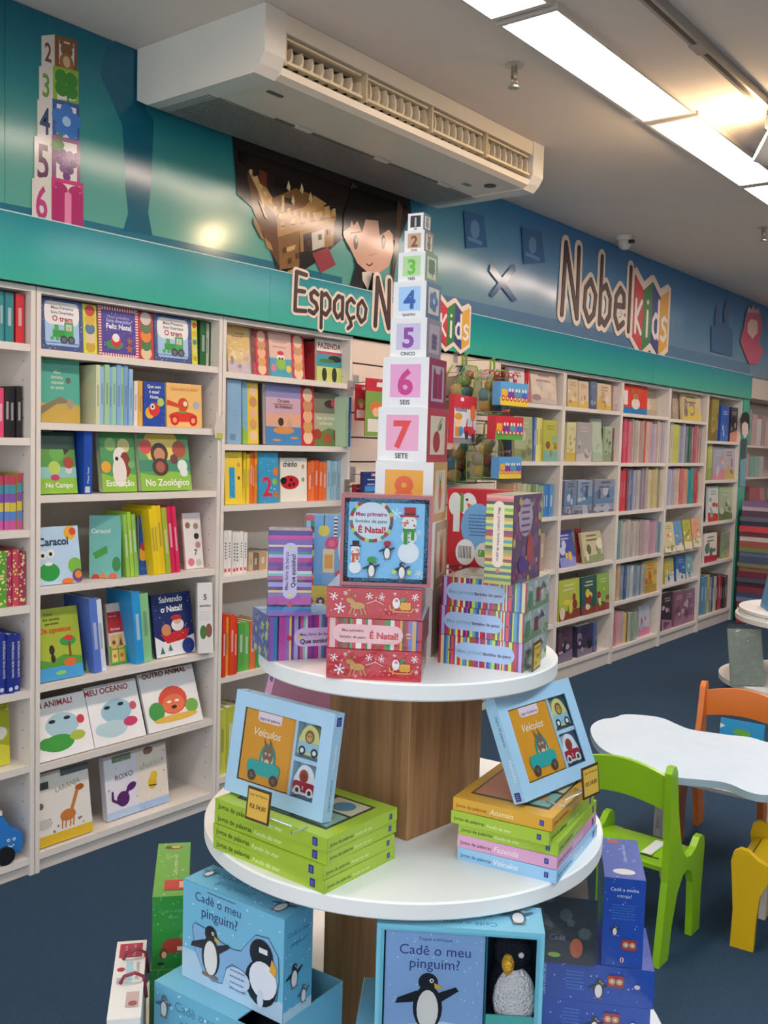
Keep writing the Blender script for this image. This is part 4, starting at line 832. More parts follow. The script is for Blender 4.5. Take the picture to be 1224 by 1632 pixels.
te = Art(w_,d_); H = te.H; te.bg('8ccae2'); te.text('Cadê o meu',.56,.28*H,.085,'4a7ea0',rot=180,wmax=.32); te.text('pinguim?',.56,.62*H,.085,'4a7ea0',rot=180,wmax=.26); penguin(te,.12,.2*H,.2,'4a5a6a'); penguin(te,.85,.3*H,.16,'4a6a84'); te.dots(20,.006,'d8eef4',2)
sr = art_peng_side(d_,h_)
fb = window_box('penguin_book_box','light blue framed penguin set with board book and plush penguin side by side','book box',(AP.x+w_/2*ca-d_/2*sa,AP.y+w_/2*sa+d_/2*ca,T3+.186),tp_,w_,d_,h_,'7cc4da',(.012,.012,.010,.010),sides={'top':te,'right':sr,'left':sr})
MB().box(-.117,.040,-d_/2+.004,-d_/2+.026,.010,h_-.011,'8fb2e0',bev=.002).build('board_book','card',fb)
a = Art(.155,h_-.023); H = a.H; a.bg('8fb2e0'); a.dots(60,.007,'cfe0f4',5); a.text('Toque e brinque',.5,.92*H,.06,'4a5aa0',wmax=.34); a.text('Cadê o meu',.5,.78*H,.15,'3f4a86',wmax=.72); a.text('pinguim?',.5,.65*H,.15,'3f4a86',wmax=.54); a.poly([(0,0),(1,0),(1,.10*H),(.6,.14*H),(0,.06*H)],'d0def0'); penguin(a,.44,.06*H,.50,'1f232c')
a.put(fb,fmat((-.116,-d_/2+.004,.0115),(1,0,0),(0,0,1)),'cover_print','card')
MB().box(.041,.0435,-d_/2+.004,d_/2-.004,.006,h_-.006,'2a6a7c').build('divider','card',fb); MB().box(.044,.128,d_/2-.006,d_/2-.003,.004,h_-.004,'16262e').build('plush_bay','card',fb)
pm = MB(); pm.ball(.086,.0,.075,.038,.030,.062,'22242c'); pm.ball(.084,-.008,.146,.032,.030,.034,'22242c'); pm.ball(.089,-.018,.068,.034,.018,.054,'ece8ea'); pm.ball(.076,-.036,.134,.010,.008,.017,'e6b040'); pm.ball(.096,-.036,.150,.0045,.004,.0045,'f0f0f0'); pm.build('plush_penguin','plush',fb)
MB().box(.044,.128,-d_/2+.003,-d_/2+.005,.004,.052,'5ab8b4').build('front_flap','card',fb)
film_quad(fb,-w_/2+.006,w_/2-.006,-d_/2-.0004,.006,h_-.006)
# owl sets
def art_owl_edge(w, h, vert=True):
    a = Art(w,h); H = a.H; a.bg('1f4aa8'); a.dots(16,.018 if vert else .008,'b8d0f0',3,star=True)
    def owl(x,y,s): a.rrect(x-.5*s,y-.35*s,s,.75*s,.15*s,'a83a30'); [ (a.ell(x+q*s,y+.02*s,.2*s,None,'c8a48c'), a.ell(x+q*s,y+.02*s,.06*s,None,'f0e8e0')) for q in (-.22,.22) ]
    if vert:
        a.text('Cadê a minha',.5,.86*H,.125,'d8e4f4',wmax=.82); a.text('coruja?',.5,.79*H,.125,'d8e4f4',wmax=.5); a.lines(.5,.70*H,.6,6,.07,'4a78c8',.02); penguin(a,.30,.36*H,.22,'3a2f38'); owl(.66,.26*H,.36); a.ell(.5,.09*H,.05,.07,'d8c8c8'); a.ell(.5,.09*H,.02,.06,'a83a50')
    else:
        a.text('Cadê a minha coruja?',.09,.5*H,.055,'b8d0f0',rot=90,wmax=.85*H); a.lines(.34,.75*H,.16,6,.03,'4a78c8',.01); penguin(a,.54,.16*H,.14,'3a2f38'); owl(.68,.62*H,.14); a.ell(.86,.55*H,.025,.02,'d8c8c8')
    return a
def art_owl_top(w, h):
    a = Art(w,h); H = a.H; a.bg('4a62b0'); a.dots(14,.03,'b8c8e8',3,star=True); a.rrect(.2,.86*H,.3,.09*H,.05,'a85a58'); a.text('Cadê a minha coruja?',.62,.62*H,.2,'c8d4ec',rot=90,wmax=.45*H); a.ell(.5,.16*H,.28,.05*H*1.4,'d8d4d0'); return a
ow = [(1.600,.872),(1.602,.868)]
for k in range(2):
    gbox('owl_book_box',['dark blue owl book box lying lowest under the upright owl box','dark blue owl book box lying directly beneath the upright owl box'][k],'book box',ow[k],-61,.222,.17,.0745,T3+.075*k,'1f4aa8',{'front':art_owl_edge(.222,.0745,False)},'wrapped')
AO = onZ(957.5,1537.5,T3+.1502)
gbox('owl_book_box','dark blue owl book box standing upright with Cadê a minha coruja on its narrow side','book box',(AO.x,AO.y),-61,.076,.19,.172,T3+.1502,'1f4aa8',{'front':art_owl_edge(.076,.172),'top':art_owl_top(.076,.19)},'wrapped')
dk = Art(.12,.13); H = dk.H; dk.bg('2a3038'); dk.dots(8,.10,'4a5458',3); dk.ell(.7,.25*H,.10,.16,'b0583a'); dk.ell(.36,.12*H,.10,.04,'8ab04a'); dk.text('Cadê',.4,.35*H,.12,'7a86a0',shear=.2)
gbox('owl_book_box','dark film wrapped book box tucked behind the upright owl box','book box',(1.590,.872),-61,.105,.10,.125,T3+.1502,'242a30',{'front':dk},'wrapped')
gr = Art(.11,.13); gr.bg('3f9a4a'); gr.dots(20,.02,'c8e8b8',3); gr.rect(.1,0,.22,gr.H,'b83a34')
gbox('reindeer_book_box','green reindeer book box partly hidden behind the wrapped dark box','book box',(1.743,.985),-61,.12,.09,.165,T3,'3f9a4a',{'front':gr},'wrapped')
# green reindeer sets at the left
def art_green_top(w, h):
    a = Art(w,h); H = a.H; a.bg('6ab04a'); a.dots(16,.03,'b8dc98',3); a.ell(.5,.90*H,.28,.035*H,'8a5a3a'); a.ell(.34,.91*H,.10,.03*H,'6a3f2c'); a.ell(.56,.91*H,.14,.02*H,'e0b888'); a.text('Cadê a minha rena?',.64,.56*H,.22,'dcecc8',rot=90,wmax=.4*H); a.lines(.36,.78*H,.2,10,.05,'a8d088',.02); a.rect(.30,.10*H,.62,.17*H,'c83a38'); a.rect(.72,.13*H,.16,.11*H,'e0c0a0'); return a
def art_green_front(w, h):
    a = Art(w,h); H = a.H; a.bg('2f8f34'); a.dots(30,.02,'8ac878',3); a.text('Cadê a minha',.55,.78*H,.13,'6ab864',wmax=.8); a.text('rena?',.6,.70*H,.13,'6ab864'); a.ell(.62,.32*H,.34,.22,'a83a2c'); a.ell(.32,.22*H,.12,.16,'7a3a28'); a.ell(.34,.2*H,.07,.10,'d8b890'); a.rect(.7,.25*H,.2,.12,'d8d0b8'); a.ell(.25,.08*H,.1,.05,'3a2a20'); return a
RA = onZ(240,1431,.70)
for k in range(2):
    gbox('reindeer_book_box',['green reindeer book box standing lowest beside the penguin pile','green reindeer book box standing on another green one beside the penguin pile'][k],'book box',(RA.x+.004*k,RA.y),-41,.066,.24,.1395,T3+.14*k,'3f9a3a',{'front':art_green_front(.066,.1395),'top':art_green_top(.066,.24),'left':art_green_front(.24,.1395)},'wrapped')
# white carry case book with red handles
CA = onZ(150,1632,.60); w_, d_, h_ = .054, .25, .178
cs = gbox('carry_case_book','white carry case book with dark red rope handles beside the green reindeer boxes','book',(.918,1.276),-40,w_,d_,h_,T3,'ece8e4',{},'card')
tc_ = Art(w_,d_); H = tc_.H; tc_.bg('ece8e4'); tc_.rect(.12,.76*H,.76,.20*H,'b03a50'); tc_.text('Rosa Coração',.66,.86*H,.2,'f0d0d4',rot=90,wmax=.16*H); tc_.text('Boneca de',.38,.86*H,.18,'f0d0d4',rot=90,wmax=.13*H); tc_.ell(.24,.60*H,.13,.13,'b83a4a'); tc_.rect(.40,.42*H,.22,.28*H,'a8d4e0'); tc_.lines(.78,.68*H,.12,12,.09,'8a8488',.03); tc_.lines(.24,.48*H,.2,5,.08,'7a86a0',.03); tc_.rect(.5,.12*H,.4,.18*H,'c8b0a8'); tc_.ell(.72,.16*H,.14,.14,'a85a5c'); tc_.put(cs,face('top',w_,d_,h_),'top_print','card')
for y in (-.02,.06):
    MB().tube([(-.012,y,h_+.001),(-.006,y-.002,h_+.014),(.012,y,h_+.018),(.027,y+.004,h_+.008),(.032,y+.004,h_-.03)],.0032,'8a2a3a',8).build('handle','plastic',cs)
lb = Art(.05,.16); H = lb.H; lb.bg('86b4d4'); lb.rect(.05,.82*H,.9,.12*H,'e6ecf0'); lb.lines(.5,.9*H,.7,2,.1,'5a7aa0',.03); penguin(lb,.5,.3*H,.5,'2f3a4a'); 
gbox('penguin_book_box','light blue penguin book box with a white label behind the middle tier','book box',(1.30,1.545),-45,.16,.07,.165,T3,'86b4d4',{'front':lb},'wrapped')
# ================================================================== children's furniture
def chair_side():
    """outline of a plywood chair side, x = back(0) to front, z up"""
    return [(-.035,0),(.035,0),(.052,.10),(.085,.19),(.125,.235),(.16,.242),(.195,.225),(.215,.18),(.222,.10),(.225,0),(.295,0),(.292,.12),(.300,.22),(.305,.275),(.298,.305),(.28,.318),(.255,.315),(.225,.292),(.185,.278),(.150,.285),(.115,.315),(.090,.37),(.066,.45),(.050,.53),(.040,.588),(.026,.606),(.006,.606),(-.008,.588),(-.004,.50),(.006,.38),(.002,.25),(-.018,.12)]
def kid_chair(label, loc, rz, c, wid=.30, seat_c=None, sticker=False):
    """side panels stand at y=0 and y=wid, the chair faces +x"""
    r = thing('child_chair', label, 'chair', loc, rz, 'small wooden chairs around the cloud table'); t = .022
    for y in (0, wid-t): MB().prism(chair_side(), y, y+t, 'y', c).build('side_panel','painted',r)
    s_ = MB(); n = 12; P = [(.075+.215*i/n, .262+.012*math.sin(math.pi*i/n)) for i in range(n+1)]
    s_.prism(P+[(q[0],q[1]-.014) for q in P[::-1]], t, wid-t, 'y', seat_c or c); seat = s_.build('seat','painted',r)
    if sticker: MB().box(.11,.235,.10,.135,.2755,.2765,'e8ece8').build('sticker','paper',seat); 
    for x in (.10,.26): MB().box(x-.0015,x+.0015,.07,wid-.07,.2735,.2765,'3a4a14').build('seat_slot','painted',seat)
    b_ = MB(); m = 14; top = [(t+(wid-2*t)*i/m, .572+.026*math.sin(math.pi*i/m)) for i in range(m+1)]; bot = [(t+(wid-2*t)*i/m, .468+.020*math.sin(math.pi*i/m)) for i in range(m+1)]
    b_.prism(bot+top[::-1], .008, .026, 'x', c); b_.build('backrest','painted',r)
    return r
kid_chair('lime green wooden child chair beside the round display', (2.758,1.062,0), 0, '8fc41e', .335, sticker=True)
kid_chair('bright yellow wooden child chair with its front under the cloud table', (3.335,.685,0), math.radians(96), 'e0b416', .30)
kid_chair('orange wooden child chair on the far side of the cloud table', (3.93,1.405,0), math.radians(183), 'e07a30', .335, seat_c='f0ecec')
# cloud table
def smooth(P, it=3):
    for _ in range(it):
        Q = []
        for i in range(len(P)):
            a, b = P[i], P[(i+1)%len(P)]; Q += [(a[0]*.75+b[0]*.25,a[1]*.75+b[1]*.25),(a[0]*.25+b[0]*.75,a[1]*.25+b[1]*.75)]
        P = Q
    return P
ZT = .49
cl = [(939,1158),(956,1146),(980,1144),(992,1138),(1020,1139),(1055,1143),(1080,1155),(1100,1163),(1130,1167),(1165,1172),(1195,1174),(1224,1184)]
cl2 = [(1224,1268),(1195,1264),(1160,1247),(1125,1243),(1085,1240),(1052,1234),(1030,1222),(1005,1210),(985,1206),(960,1195),(945,1178)]
out = [onZ(*q,ZT) for q in cl]; inn = [onZ(*q,ZT) for q in cl2]
P = [(p.x,p.y) for p in out]+[(3.64,.86),(3.56,.83),(3.46,.835),(3.36,.82),(3.24,.83),(3.14,.815)]+[(p.x,p.y) for p in inn]
P = smooth(P,2); cx_ = sum(q[0] for q in P)/len(P); cy_ = sum(q[1] for q in P)/len(P)
tbl = thing('cloud_table', 'pale blue white cloud shaped low table for children', 'table', (cx_,cy_,0))
L_ = [(q[0]-cx_,q[1]-cy_) for q in P][::-1]
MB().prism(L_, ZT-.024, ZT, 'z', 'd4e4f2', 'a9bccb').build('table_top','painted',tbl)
leg = [(-.15,0),(-.10,0),(-.085,.10),(-.04,.17),(.04,.17),(.085,.10),(.10,0),(.15,0),(.145,.10),(.12,.22),(.10,.34),(.12,.43),(.155,ZT-.025),(-.155,ZT-.025),(-.12,.43),(-.10,.34),(-.12,.22),(-.145,.10)]
for (x, y, a) in ((3.44-cx_,1.36-cy_,.5),(3.40-cx_,.94-cy_,.1)):
    o = MB().prism(leg,-.011,.011,'y','dcd6cc').build('leg_panel','painted',tbl); o.location = (x,y,0); o.rotation_euler = (0,0,a)
o = MB().box(-.01,.01,-.20,.20,.36,.44,'dcd6cc').build('stretcher','painted',tbl); o.location = (3.42-cx_,1.15-cy_,0); o.rotation_euler = (0,0,-.1)
# picture book propped on the orange chair's seat
bk = thing('picture_book','blue picture book with a yellow brick tower standing on the orange chair','book',(3.845,1.215,.279),math.radians(-87),rx=-.10)
MB().box(-.085,.085,0,.002,0,.205,'2f90c8').build('cover','card',bk); MB().box(-.083,.083,.0022,.010,.001,.203,'e8e4dc').build('page_block','leafpaper',bk); MB().box(-.085,.085,.0102,.012,0,.205,'2f90c8').build('cover','card',bk)
a = Art(.17,.205); H = a.H; a.bg('2f9ad2'); a.rect(.30,.25*H,.42,.45*H,'e0b848'); a.rect(.36,.50*H,.12,.10*H,'4a3018'); a.rect(.56,.34*H,.08,.12*H,'4a3018'); a.ell(.22,.3*H,.14,.12,'d8a838'); a.rect(.6,.2*H,.26,.14*H,'c83a5a'); a.ell(.5,.78*H,.2,.07*H,'6ab04a'); a.rect(.2,.18*H,.6,.08*H,'e8c890'); a.poly([(0,.8*H),(.12,.86*H),(0,.9*H)],'f0f0ee'); a.put(bk,fmat((-.085,0,0),(1,0,0),(0,0,1)))
# ================================================================== far corner
rd = random.Random(3)
pc = [('8a6a9a','mauve'),('c8b8c4','pale lilac'),('5a4458','dark plum'),('6a6a7c','slate'),('3a3f54','ink blue'),('d84a54','coral red'),('7a3c40','maroon'),('d8ccc8','off white'),('a85a4c','rust'),('7a8a54','olive'),('6a7aa0','steel blue'),('4f5a78','denim blue'),('8a8a6c','khaki'),('9a6a50','tan'),('7a3444','wine'),('54586c','slate'),('5a2f3c','dark plum'),('8a3a48','maroon'),('445070','ink blue'),('7a86a8','steel blue'),('a8304a','crimson'),('d8c8c4','off white'),('6a4a40','brown'),('c03038','scarlet')]
z = 0.0; px0 = onY(1167,985,2.93).x+.24
for i, (c, cn_) in enumerate(pc[::-1]):
    h_ = .042 if i % 3 else .055; w_ = .46+.02*rd.random(); ox = rd.uniform(-.01,.01)
    dup = sum(1 for q in pc if q[1] == cn_) > 1
    lab = f'{cn_} wrapped boxed book in the tall pile by teal panel'
    if dup: lab = f'{cn_} wrapped boxed book in the {"lower" if i < 12 else "upper"} half of the tall pile'
    b = thing('boxed_book', lab, 'book', (px0+ox+.05,2.72+rd.uniform(-.008,.008),z), 0, 'boxed books piled by the teal panel')
    MB().box(-w_/2,w_/2,-.2,.2,.0004,h_-.0004,c).build('carton','wrapped',b)
    a = Art(w_,h_); a.dots(4,.012,'e0d8d8',i); a.lines(.5,a.H*.45,.5,1,.1,'e8e0e0',.012,i); a.put(b,face('front',w_,.4,h_),'spine_print','wrapped'); z += h_
cs_ = ['8a5a8c','c87a8c','3a2f3c','2a2a34','7a8aa8','b8a8c8','d8b8cc','9a8aa4']
for i, c in enumerate(cs_):
    b = thing('boxed_book',['purple','rose','black','charcoal','dusty blue','lavender','light pink','grey mauve'][i]+' wrapped book standing on top of the tall pile','book',(px0-.16+.055*i,2.60+.0*i,z+.0035),math.radians(-12),'books standing on the tall pile',rx=0,ry=-.16)
    MB().box(-.012,.012,-.09,.09,.0,.21,c).build('cover','wrapped',b); MB().box(-.010,.010,-.0895,.0895,.2102,.2106,'d8d0c8').build('page_block','leafpaper',b)
    a = Art(.024,.21); a.dots(6,.16,'e0d0d4',i); a.put(b,fmat((-.012,-.09,0),(1,0,0),(0,0,1)),'spine_print','wrapped')
# wall shelves with wrapped goods past the teal panel
sh = thing('wall_rack','pale wall rack with wrapped stationery past the teal panel','rack',(9.95,3.2,0))
MB().box(-.78,.78,.06,.09,.6,2.04,'e0d4cc').build('back_board','laminate',sh)
for zz in (1.62,1.32,1.0): MB().box(-.78,.78,-.19,.058,zz-.02,zz,'e0d4cc').build('shelf','laminate',sh)
for s_ in (-.78,.765): MB().box(s_,s_+.015,-.19,.058,.6,2.04,'e0d4cc').build('side_panel','laminate',sh)
gi = 0
for zz, row in ((1.62,[('d8ccd0',.1,.30),('7aa8a0',.08,.34),('c8a8ac',.14,.30),('d8d4d8',.12,.26),('b89898',.1,.30)]),(1.32,[('c83a5a',.10,.20),('e09aa8',.06,.22),('7ab0a8',.14,.19),('8ac0a8',.12,.2),('c8c0c8',.12,.2)]),(1.0,[('3a3a44',.1,.2),('2f2f38',.1,.19),('b04a54',.3,.22),('d87a8a',.12,.2)])):
    x = 9.21
    for c, w_, h_ in row:
        gi += 1
        b = gbox('wrapped_notebook',['pale grey pink','sea green','dusty rose','silver grey','mauve','crimson','light pink','teal green','mint green','lilac grey','charcoal','black','brick red','rose'][gi-1]+' wrapped notebook on the pale wall rack','notebook',(x,3.03),0,w_,.08,h_,zz+.0005,c,{},'wrapped'); x += w_+.02
# low round display with bagged books behind the orange chair
rc = onZ(1190,990,.55)
rd_ = thing('round_side_display','second white round display carrying bagged books behind the orange chair','display stand',(rc.x+.47,rc.y-.28,0))
for z0, R_ in ((.55,.48),(.16,.56)): MB().cyl(0,0,z0-.03,z0,R_,'efedea',n=72).build('tier','laminate',rd_)
for k in (1,2): MB().cyl(0,0,.55+.022*(k-1)+.001,.55+.022*k-.003,.46,'f0eeec',n=72).build('tray_rim','laminate',rd_)
MB().cyl(0,0,.0,.13,.25,'e0dcd8',n=48).build('base','laminate',rd_); MB().cyl(0,0,.161,.519,.10,'a5774e',n=24).build('column','wood',rd_)
bb = thing('boxed_book','tall sky blue book propped upright on the second round display','book',(rc.x+.30,rc.y-.02,.593),math.radians(-60),rx=0,ry=.18)
MB().box(-.015,.015,-.1,.1,0,.30,'3f93d0').build('cover','card',bb); MB().box(-.012,.012,-.099,.099,.3003,.3008,'e8e4dc').build('page_block','leafpaper',bb)
for i, (c, dx, dy, an, ln) in enumerate((('b4b8bc',.0,.03,-50,.30),)):
    b = thing('bagged_book',['grey patterned book in a clear bag leaning on the second round display','wine red book in a clear bag leaning on the second round display'][i],'book',(rc.x+dx,rc.y+dy-.06,.163),math.radians(an),rx=-ln,ry=.0)
    MB().box(-.10,.10,0,.018,.004,.34,c).build('cover','wrapped',b); a = Art(.20,.336); a.dots(18,.06,'c8c4c0' if i == 0 else 'b87a90',i); a.put(b,fmat((-.10,0,.004),(1,0,0),(0,0,1)),'cover_print','wrapped')
    m_ = MB(); m_.face([(-.105,-.006,.001),(.105,-.006,.001),(.105,-.008,.37),(-.105,-.008,.37)],'ffffff'); m_.build('clear_bag','crinkled_film',b)
# ================================================================== books on the shelves
NAMED = [('white','e8e4e0'),('cream','e8dcc0'),('beige','d0b898'),('grey','9a9a9a'),('charcoal','3a3a40'),('black','1a1a1c'),('red','c8283a'),('dark red','8a2430'),('pink','e07aa0'),('pale pink','e8b8c4'),('orange','e8762c'),('peach','eab08a'),('yellow','e8cc30'),('gold','c8a030'),('olive','8a8a3a'),('lime green','a8cc3c'),('green','3f9a44'),('dark green','1f5a34'),('mint green','9cd0b0'),('teal','2a9a96'),('light blue','8cc0e4'),('blue','2f6ac0'),('navy','1f2a6a'),('grey blue','7a8aa8'),('lilac','b4a0d0'),('purple','6a3a8c'),('brown','7a4a30'),('magenta','c0287e'),('tan','b08a60')]
def cname(c):
    r = hx(c); return min(NAMED, key=lambda n: sum((a**.45-b**.45)**2 for a, b in zip(r[:3], hx(n[1])[:3])))[0]
def tsolve(px, P, th):
    k = (px-IW/2)/FPX; D = Vector((math.cos(th),math.sin(th),0)); Q = Vector(P)-Vector((0,0,CAMZ)); v = _F*k-_R
    return -Q.dot(v)/D.dot(v)
USED = {}
def lab(s):
    n = USED.get(s,0); USED[s] = n+1; return s
def book(desc, key, i, px0, px1, pyt, c, art=None, dy=.03, lean=0, yaw=0, t=.016, mat='card', pages='e6e0d6', group=None, strip=None, name='picture_book', h=None, label=None, sp=None, zoff=0, rnd=0):
    """face-out book: px0..px1 = its front bottom edge in the photo, pyt = its top; stands on shelf i of a case"""
    z = CASES[key][2][i]+.0006+zoff; y = YF+dy; x0 = xat(px0,y,z); th = math.radians(yaw)
    w = tsolve(px1,(x0,y,z),th)
    xm = x0+w/2*math.cos(th); ym = y+w/2*math.sin(th)
    if h is None:
        h = .2
        for _ in range(4): h = (zat(pyt, xm, ym+h*math.sin(lean))-z)/math.cos(lean)
    x0c, x1c, zs = CASES[key]; top = (2.02 if i == 0 else zs[i-1]-.026)-.002-z; wx = w*abs(math.cos(th))
    if strip: wx += max(0, tsolve(strip[1],(x0,y,z),th)-w)
    if yaw == 0:
        lo, hi = x0c+.018+w/2, x1c-.018-(wx-w/2)
        xm = min(max(xm,lo),hi) if hi > lo else xm
    else: xm = max(min(xm, x1c-.022-wx/2-t*abs(math.sin(th))),x0c+.022+wx/2+t*abs(math.sin(th)))
    if h*math.cos(lean)+t*math.sin(lean) > top: h = (top-t*math.sin(lean))/math.cos(lean)
    while lean > .02 and dy+h*math.sin(lean)+t*math.cos(lean)+(max(0,w*math.sin(th))) > .277: lean -= .01
    y_ = t/2*math.cos(lean)
    if not label:
        label = f'{desc} on {where(key,i)}'
        if len(label.split()) > 16: label = f'{desc} in {CN[key]}'
        if len(label.split()) > 16: label = desc
    r = thing(name, label, 'book', (xm-math.sin(th)*y_, ym+math.cos(th)*y_, z+t*math.sin(abs(lean))/2), th, group, rx=-lean)
    b = .0016; a, q = w/2, t/2
    if rnd:
        P = []
        for cx, cz, s0 in ((a-rnd,rnd,-90),(a-rnd,h-rnd,0),(-a+rnd,h-rnd,90),(-a+rnd,rnd,180)):
            for k in range(4): u = math.radians(s0+30*k); P.append((cx+rnd*math.cos(u),cz+rnd*math.sin(u)))
        MB().prism(P,-q,-q+b*1.5,'y',c).build('cover',mat,r); MB().prism(P,q-b*1.5,q,'y',c).build('back_cover',mat,r)
    else:
        cv = MB(); cv.box(-a,a,-q,-q+b,0,h,c); cv.box(-a,a,q-b,q,0,h,c); cv.box(-a,-a+b,-q+b,q-b,0,h,sp or c); cv.build('cover',mat,r)
    MB().box(-a+b+.0005,a-.003,-q+b*1.5+.0002,q-b*1.5-.0002,.002,h-.002,pages).build('page_block','leafpaper',r)
    if art:
        A = Art(w,h); art(A); A.put(r,fmat((-a,-q,0),(1,0,0),(0,0,1)),'cover_print',mat)
    if strip:
        sc, pxs, btn = strip; w2 = tsolve(pxs,(x0,y,z),th)-w
        o = MB().box(a+.0005,a+w2,-q,q,0,h-.002,sc,bev=.003).build('sound_panel','plastic',r); A = Art(w2,h); n = len(btn)
        for k, bc in enumerate(btn): A.ell(.5,A.H*(.14+.72*k/max(1,n-1)),.34,None,bc)
        A.put(o,fmat((a,-q,0),(1,0,0),(0,0,1)),'sound_buttons','plastic')
    return r
def spine_book(key, i, x, w, h, c, dy, d=.19, mat='card', art=None, kind='thin book', tilt=0, zoff=0, group=None, label=None):
    z = CASES[key][2][i]+.0006+zoff; y = YF+dy; q = w/2; b = min(.0016, w*.2)
    cn = cname(c)
    r = thing('book', label or f'{kind} with {cn} spine on {where(key,i)}', 'book', (x+q,y+d/2,z+(q*2*math.sin(abs(tilt))/2 if tilt else 0)), 0, group or f'spine-out books on {where(key,i)}', ry=tilt)
    cv = MB(); cv.box(-q,q,-d/2,-d/2+b,0,h,c); cv.box(-q,-q+b,-d/2+b,d/2,0,h,c); cv.box(q-b,q,-d/2+b,d/2,0,h,c); cv.build('cover',mat,r)
    MB().box(-q+b*1.1,q-b*1.1,-d/2+b*1.3,d/2-.004,.002,h-.004,'e2dccf').build('page_block','leafpaper',r)
    A = Art(w,h)
    if art: art(A)
    else:
        k = random.random(); q3 = hx(c); m_ = .16 if mat == 'wrapped' else .45
        tc = tuple(v+(((.85 if sum(q3[:3]) < 1.1 else .10)-v)*m_) for v in q3[:3])+(1,)
        A.rect(.30,A.H*(.30+.1*k),.40,A.H*.36,tc)
    A.put(r,fmat((-q,-d/2,0),(1,0,0),(0,0,1)),'spine_print',mat)
    return r
def spines(key, i, px0, px1, pyt, cols, dy=.02, d=.2, jit=.06, mat='card', art=None, kind='thin book', tilt=0, wj=.5, zoff=0):
    z = CASES[key][2][i]; y = YF+dy; x0, x1 = xat(px0,y,z), xat(px1,y,z); n = len(cols); x0 = max(x0,CASES[key][0]+.018+(.0 if not tilt else .02)); x1 = min(x1,CASES[key][1]-.018); d = min(d,.262-dy)
    topz = (2.02 if i == 0 else CASES[key][2][i-1]-.026)-.003; rd = random.Random(px0*7+i)
    ws = [rd.uniform(1-wj,1+wj) for _ in cols]; s_ = sum(ws); x = x0
    for c, w in zip(cols, ws):
        w = w/s_*(x1-x0); H = min(zat(pyt,x,y),topz)-z; h = H*(1-jit*rd.random()); h = min(h, H)
        spine_book(key,i,x+.0006,w-.0012,h,c,dy+rd.uniform(0,.012),d,mat,art,kind,tilt,zoff); x += w
# ---- cover pictures
def dotsbg(A, c, d, n=60): A.bg(c); A.dots(n,.009,d,3)
def ar_train(A):
    H = A.H; dotsbg(A,'3f4f86','c8d0e4',120); A.rrect(.08,.10*H,.82,.84*H,.06,'a8c8ec'); A.rrect(.07,.50*H,.84,.44*H,.16,'eeeaea')
    A.text('Meus Primeiros',.5,.80*H,.085,'3a3a46',bold=.02,wmax=.6); A.text('Sons Divertidos',.5,.71*H,.085,'3a3a46',bold=.02,wmax=.62); A.text('O trem',.5,.57*H,.16,'b03a54',bold=.03,wmax=.52)
    A.rect(.26,.26*H,.50,.14*H,'2f9a3a'); A.rect(.54,.26*H,.22,.30*H,'3fa848'); A.rect(.58,.40*H,.14,.12*H,'b8d8e8'); A.rect(.30,.38*H,.10,.12*H,'3fa848'); A.ell(.65,.45*H,.05,None,'e0b090')
    for x in (.52,.70): A.ell(x,.22*H,.09,None,'3a3a40'); A.ell(x,.22*H,.05,None,'6a6a70')
    for x in (.24,.36): A.ell(x,.23*H,.04,None,'4ab050')
    A.line([(.08,.15*H),(.90,.15*H)],.015,'5a7ab8')
def ar_fnatal(A):
    H = A.H; A.bg('c03a4a'); A.stripes(['c8283a','e8dcdc']*16,0,.93*H,1,.07*H); A.stripes(['c8283a','e8dcdc']*16,0,0,1,.06*H); A.stripes(['c8283a','e8dcdc']*18,0,0,.07,H,False); A.stripes(['c8283a','e8dcdc']*18,.93,0,.07,H,False); A.rect(.07,.06*H,.86,.87*H,'4a3a96'); A.dots(40,.01,'c8c0e8',4,(.1,.08*H,.9,.9*H))
    A.text('Meus primeiros',.5,.77*H,.09,'b8b0e0',wmax=.6); A.text('Sons divertidos',.5,.69*H,.10,'b8c0f0',bold=.02,wmax=.7); A.text('Feliz Natal',.5,.56*H,.15,'f0eef6',bold=.03,wmax=.74)
    A.ell(.38,.24*H,.22,.10,'3f8a44'); A.ell(.42,.32*H,.13,.14,'c8283a'); A.ell(.42,.38*H,.09,.09,'f0e8e4'); A.star(.76,.18*H,.11,'a8643c'); A.star(.76,.34*H,.10,'a8643c')
def scene(bg, ground, shapes, title=None, tc='ffffff', ts=.15, ty=.8, tx=.5, wm=.8, rot=0):
    def f(A):
        H = A.H; A.bg(bg)
        if ground: A.poly([(0,0),(1,0),(1,.28*H),(.6,.34*H),(.3,.26*H),(0,.32*H)],ground)
        for s_ in shapes:
            k = s_[0]
            if k == 'e': A.ell(s_[1],s_[2]*H,s_[3],s_[4]*H if len(s_) > 5 else None,s_[-1])
            elif k == 'r': A.rect(s_[1],s_[2]*H,s_[3],s_[4]*H,s_[5])
            elif k == 'd': A.dots(s_[1],s_[2],s_[3],s_[4])
            elif k == 't': A.text(s_[1],s_[2],s_[3]*H,s_[4],s_[5],bold=.02,wmax=s_[6] if len(s_) > 6 else .85)
            elif k == 's': A.star(s_[1],s_[2]*H,s_[3],s_[4])
            elif k == 'p': A.poly([(u,v*H) for u,v in s_[1]],s_[2])
            elif k == 'l': A.lines(s_[1],s_[2]*H,s_[3],s_[4],s_[5],s_[6],.02)
        if title:
            for j, tl in enumerate(title.split('|')): A.text(tl,tx,ty*H-j*ts*1.15,ts,tc,bold=.025,wmax=wm,rot=rot)
    return f
def face_(x, y, r, c, e='f4f0ea'): return [('e',x,y,r,c),('e',x-.35*r,y+.1,r*.16,e),('e',x+.35*r,y+.1,r*.16,e),('e',x-.35*r,y+.1,r*.08,'1a1414'),('e',x+.35*r,y+.1,r*.08,'1a1414')]
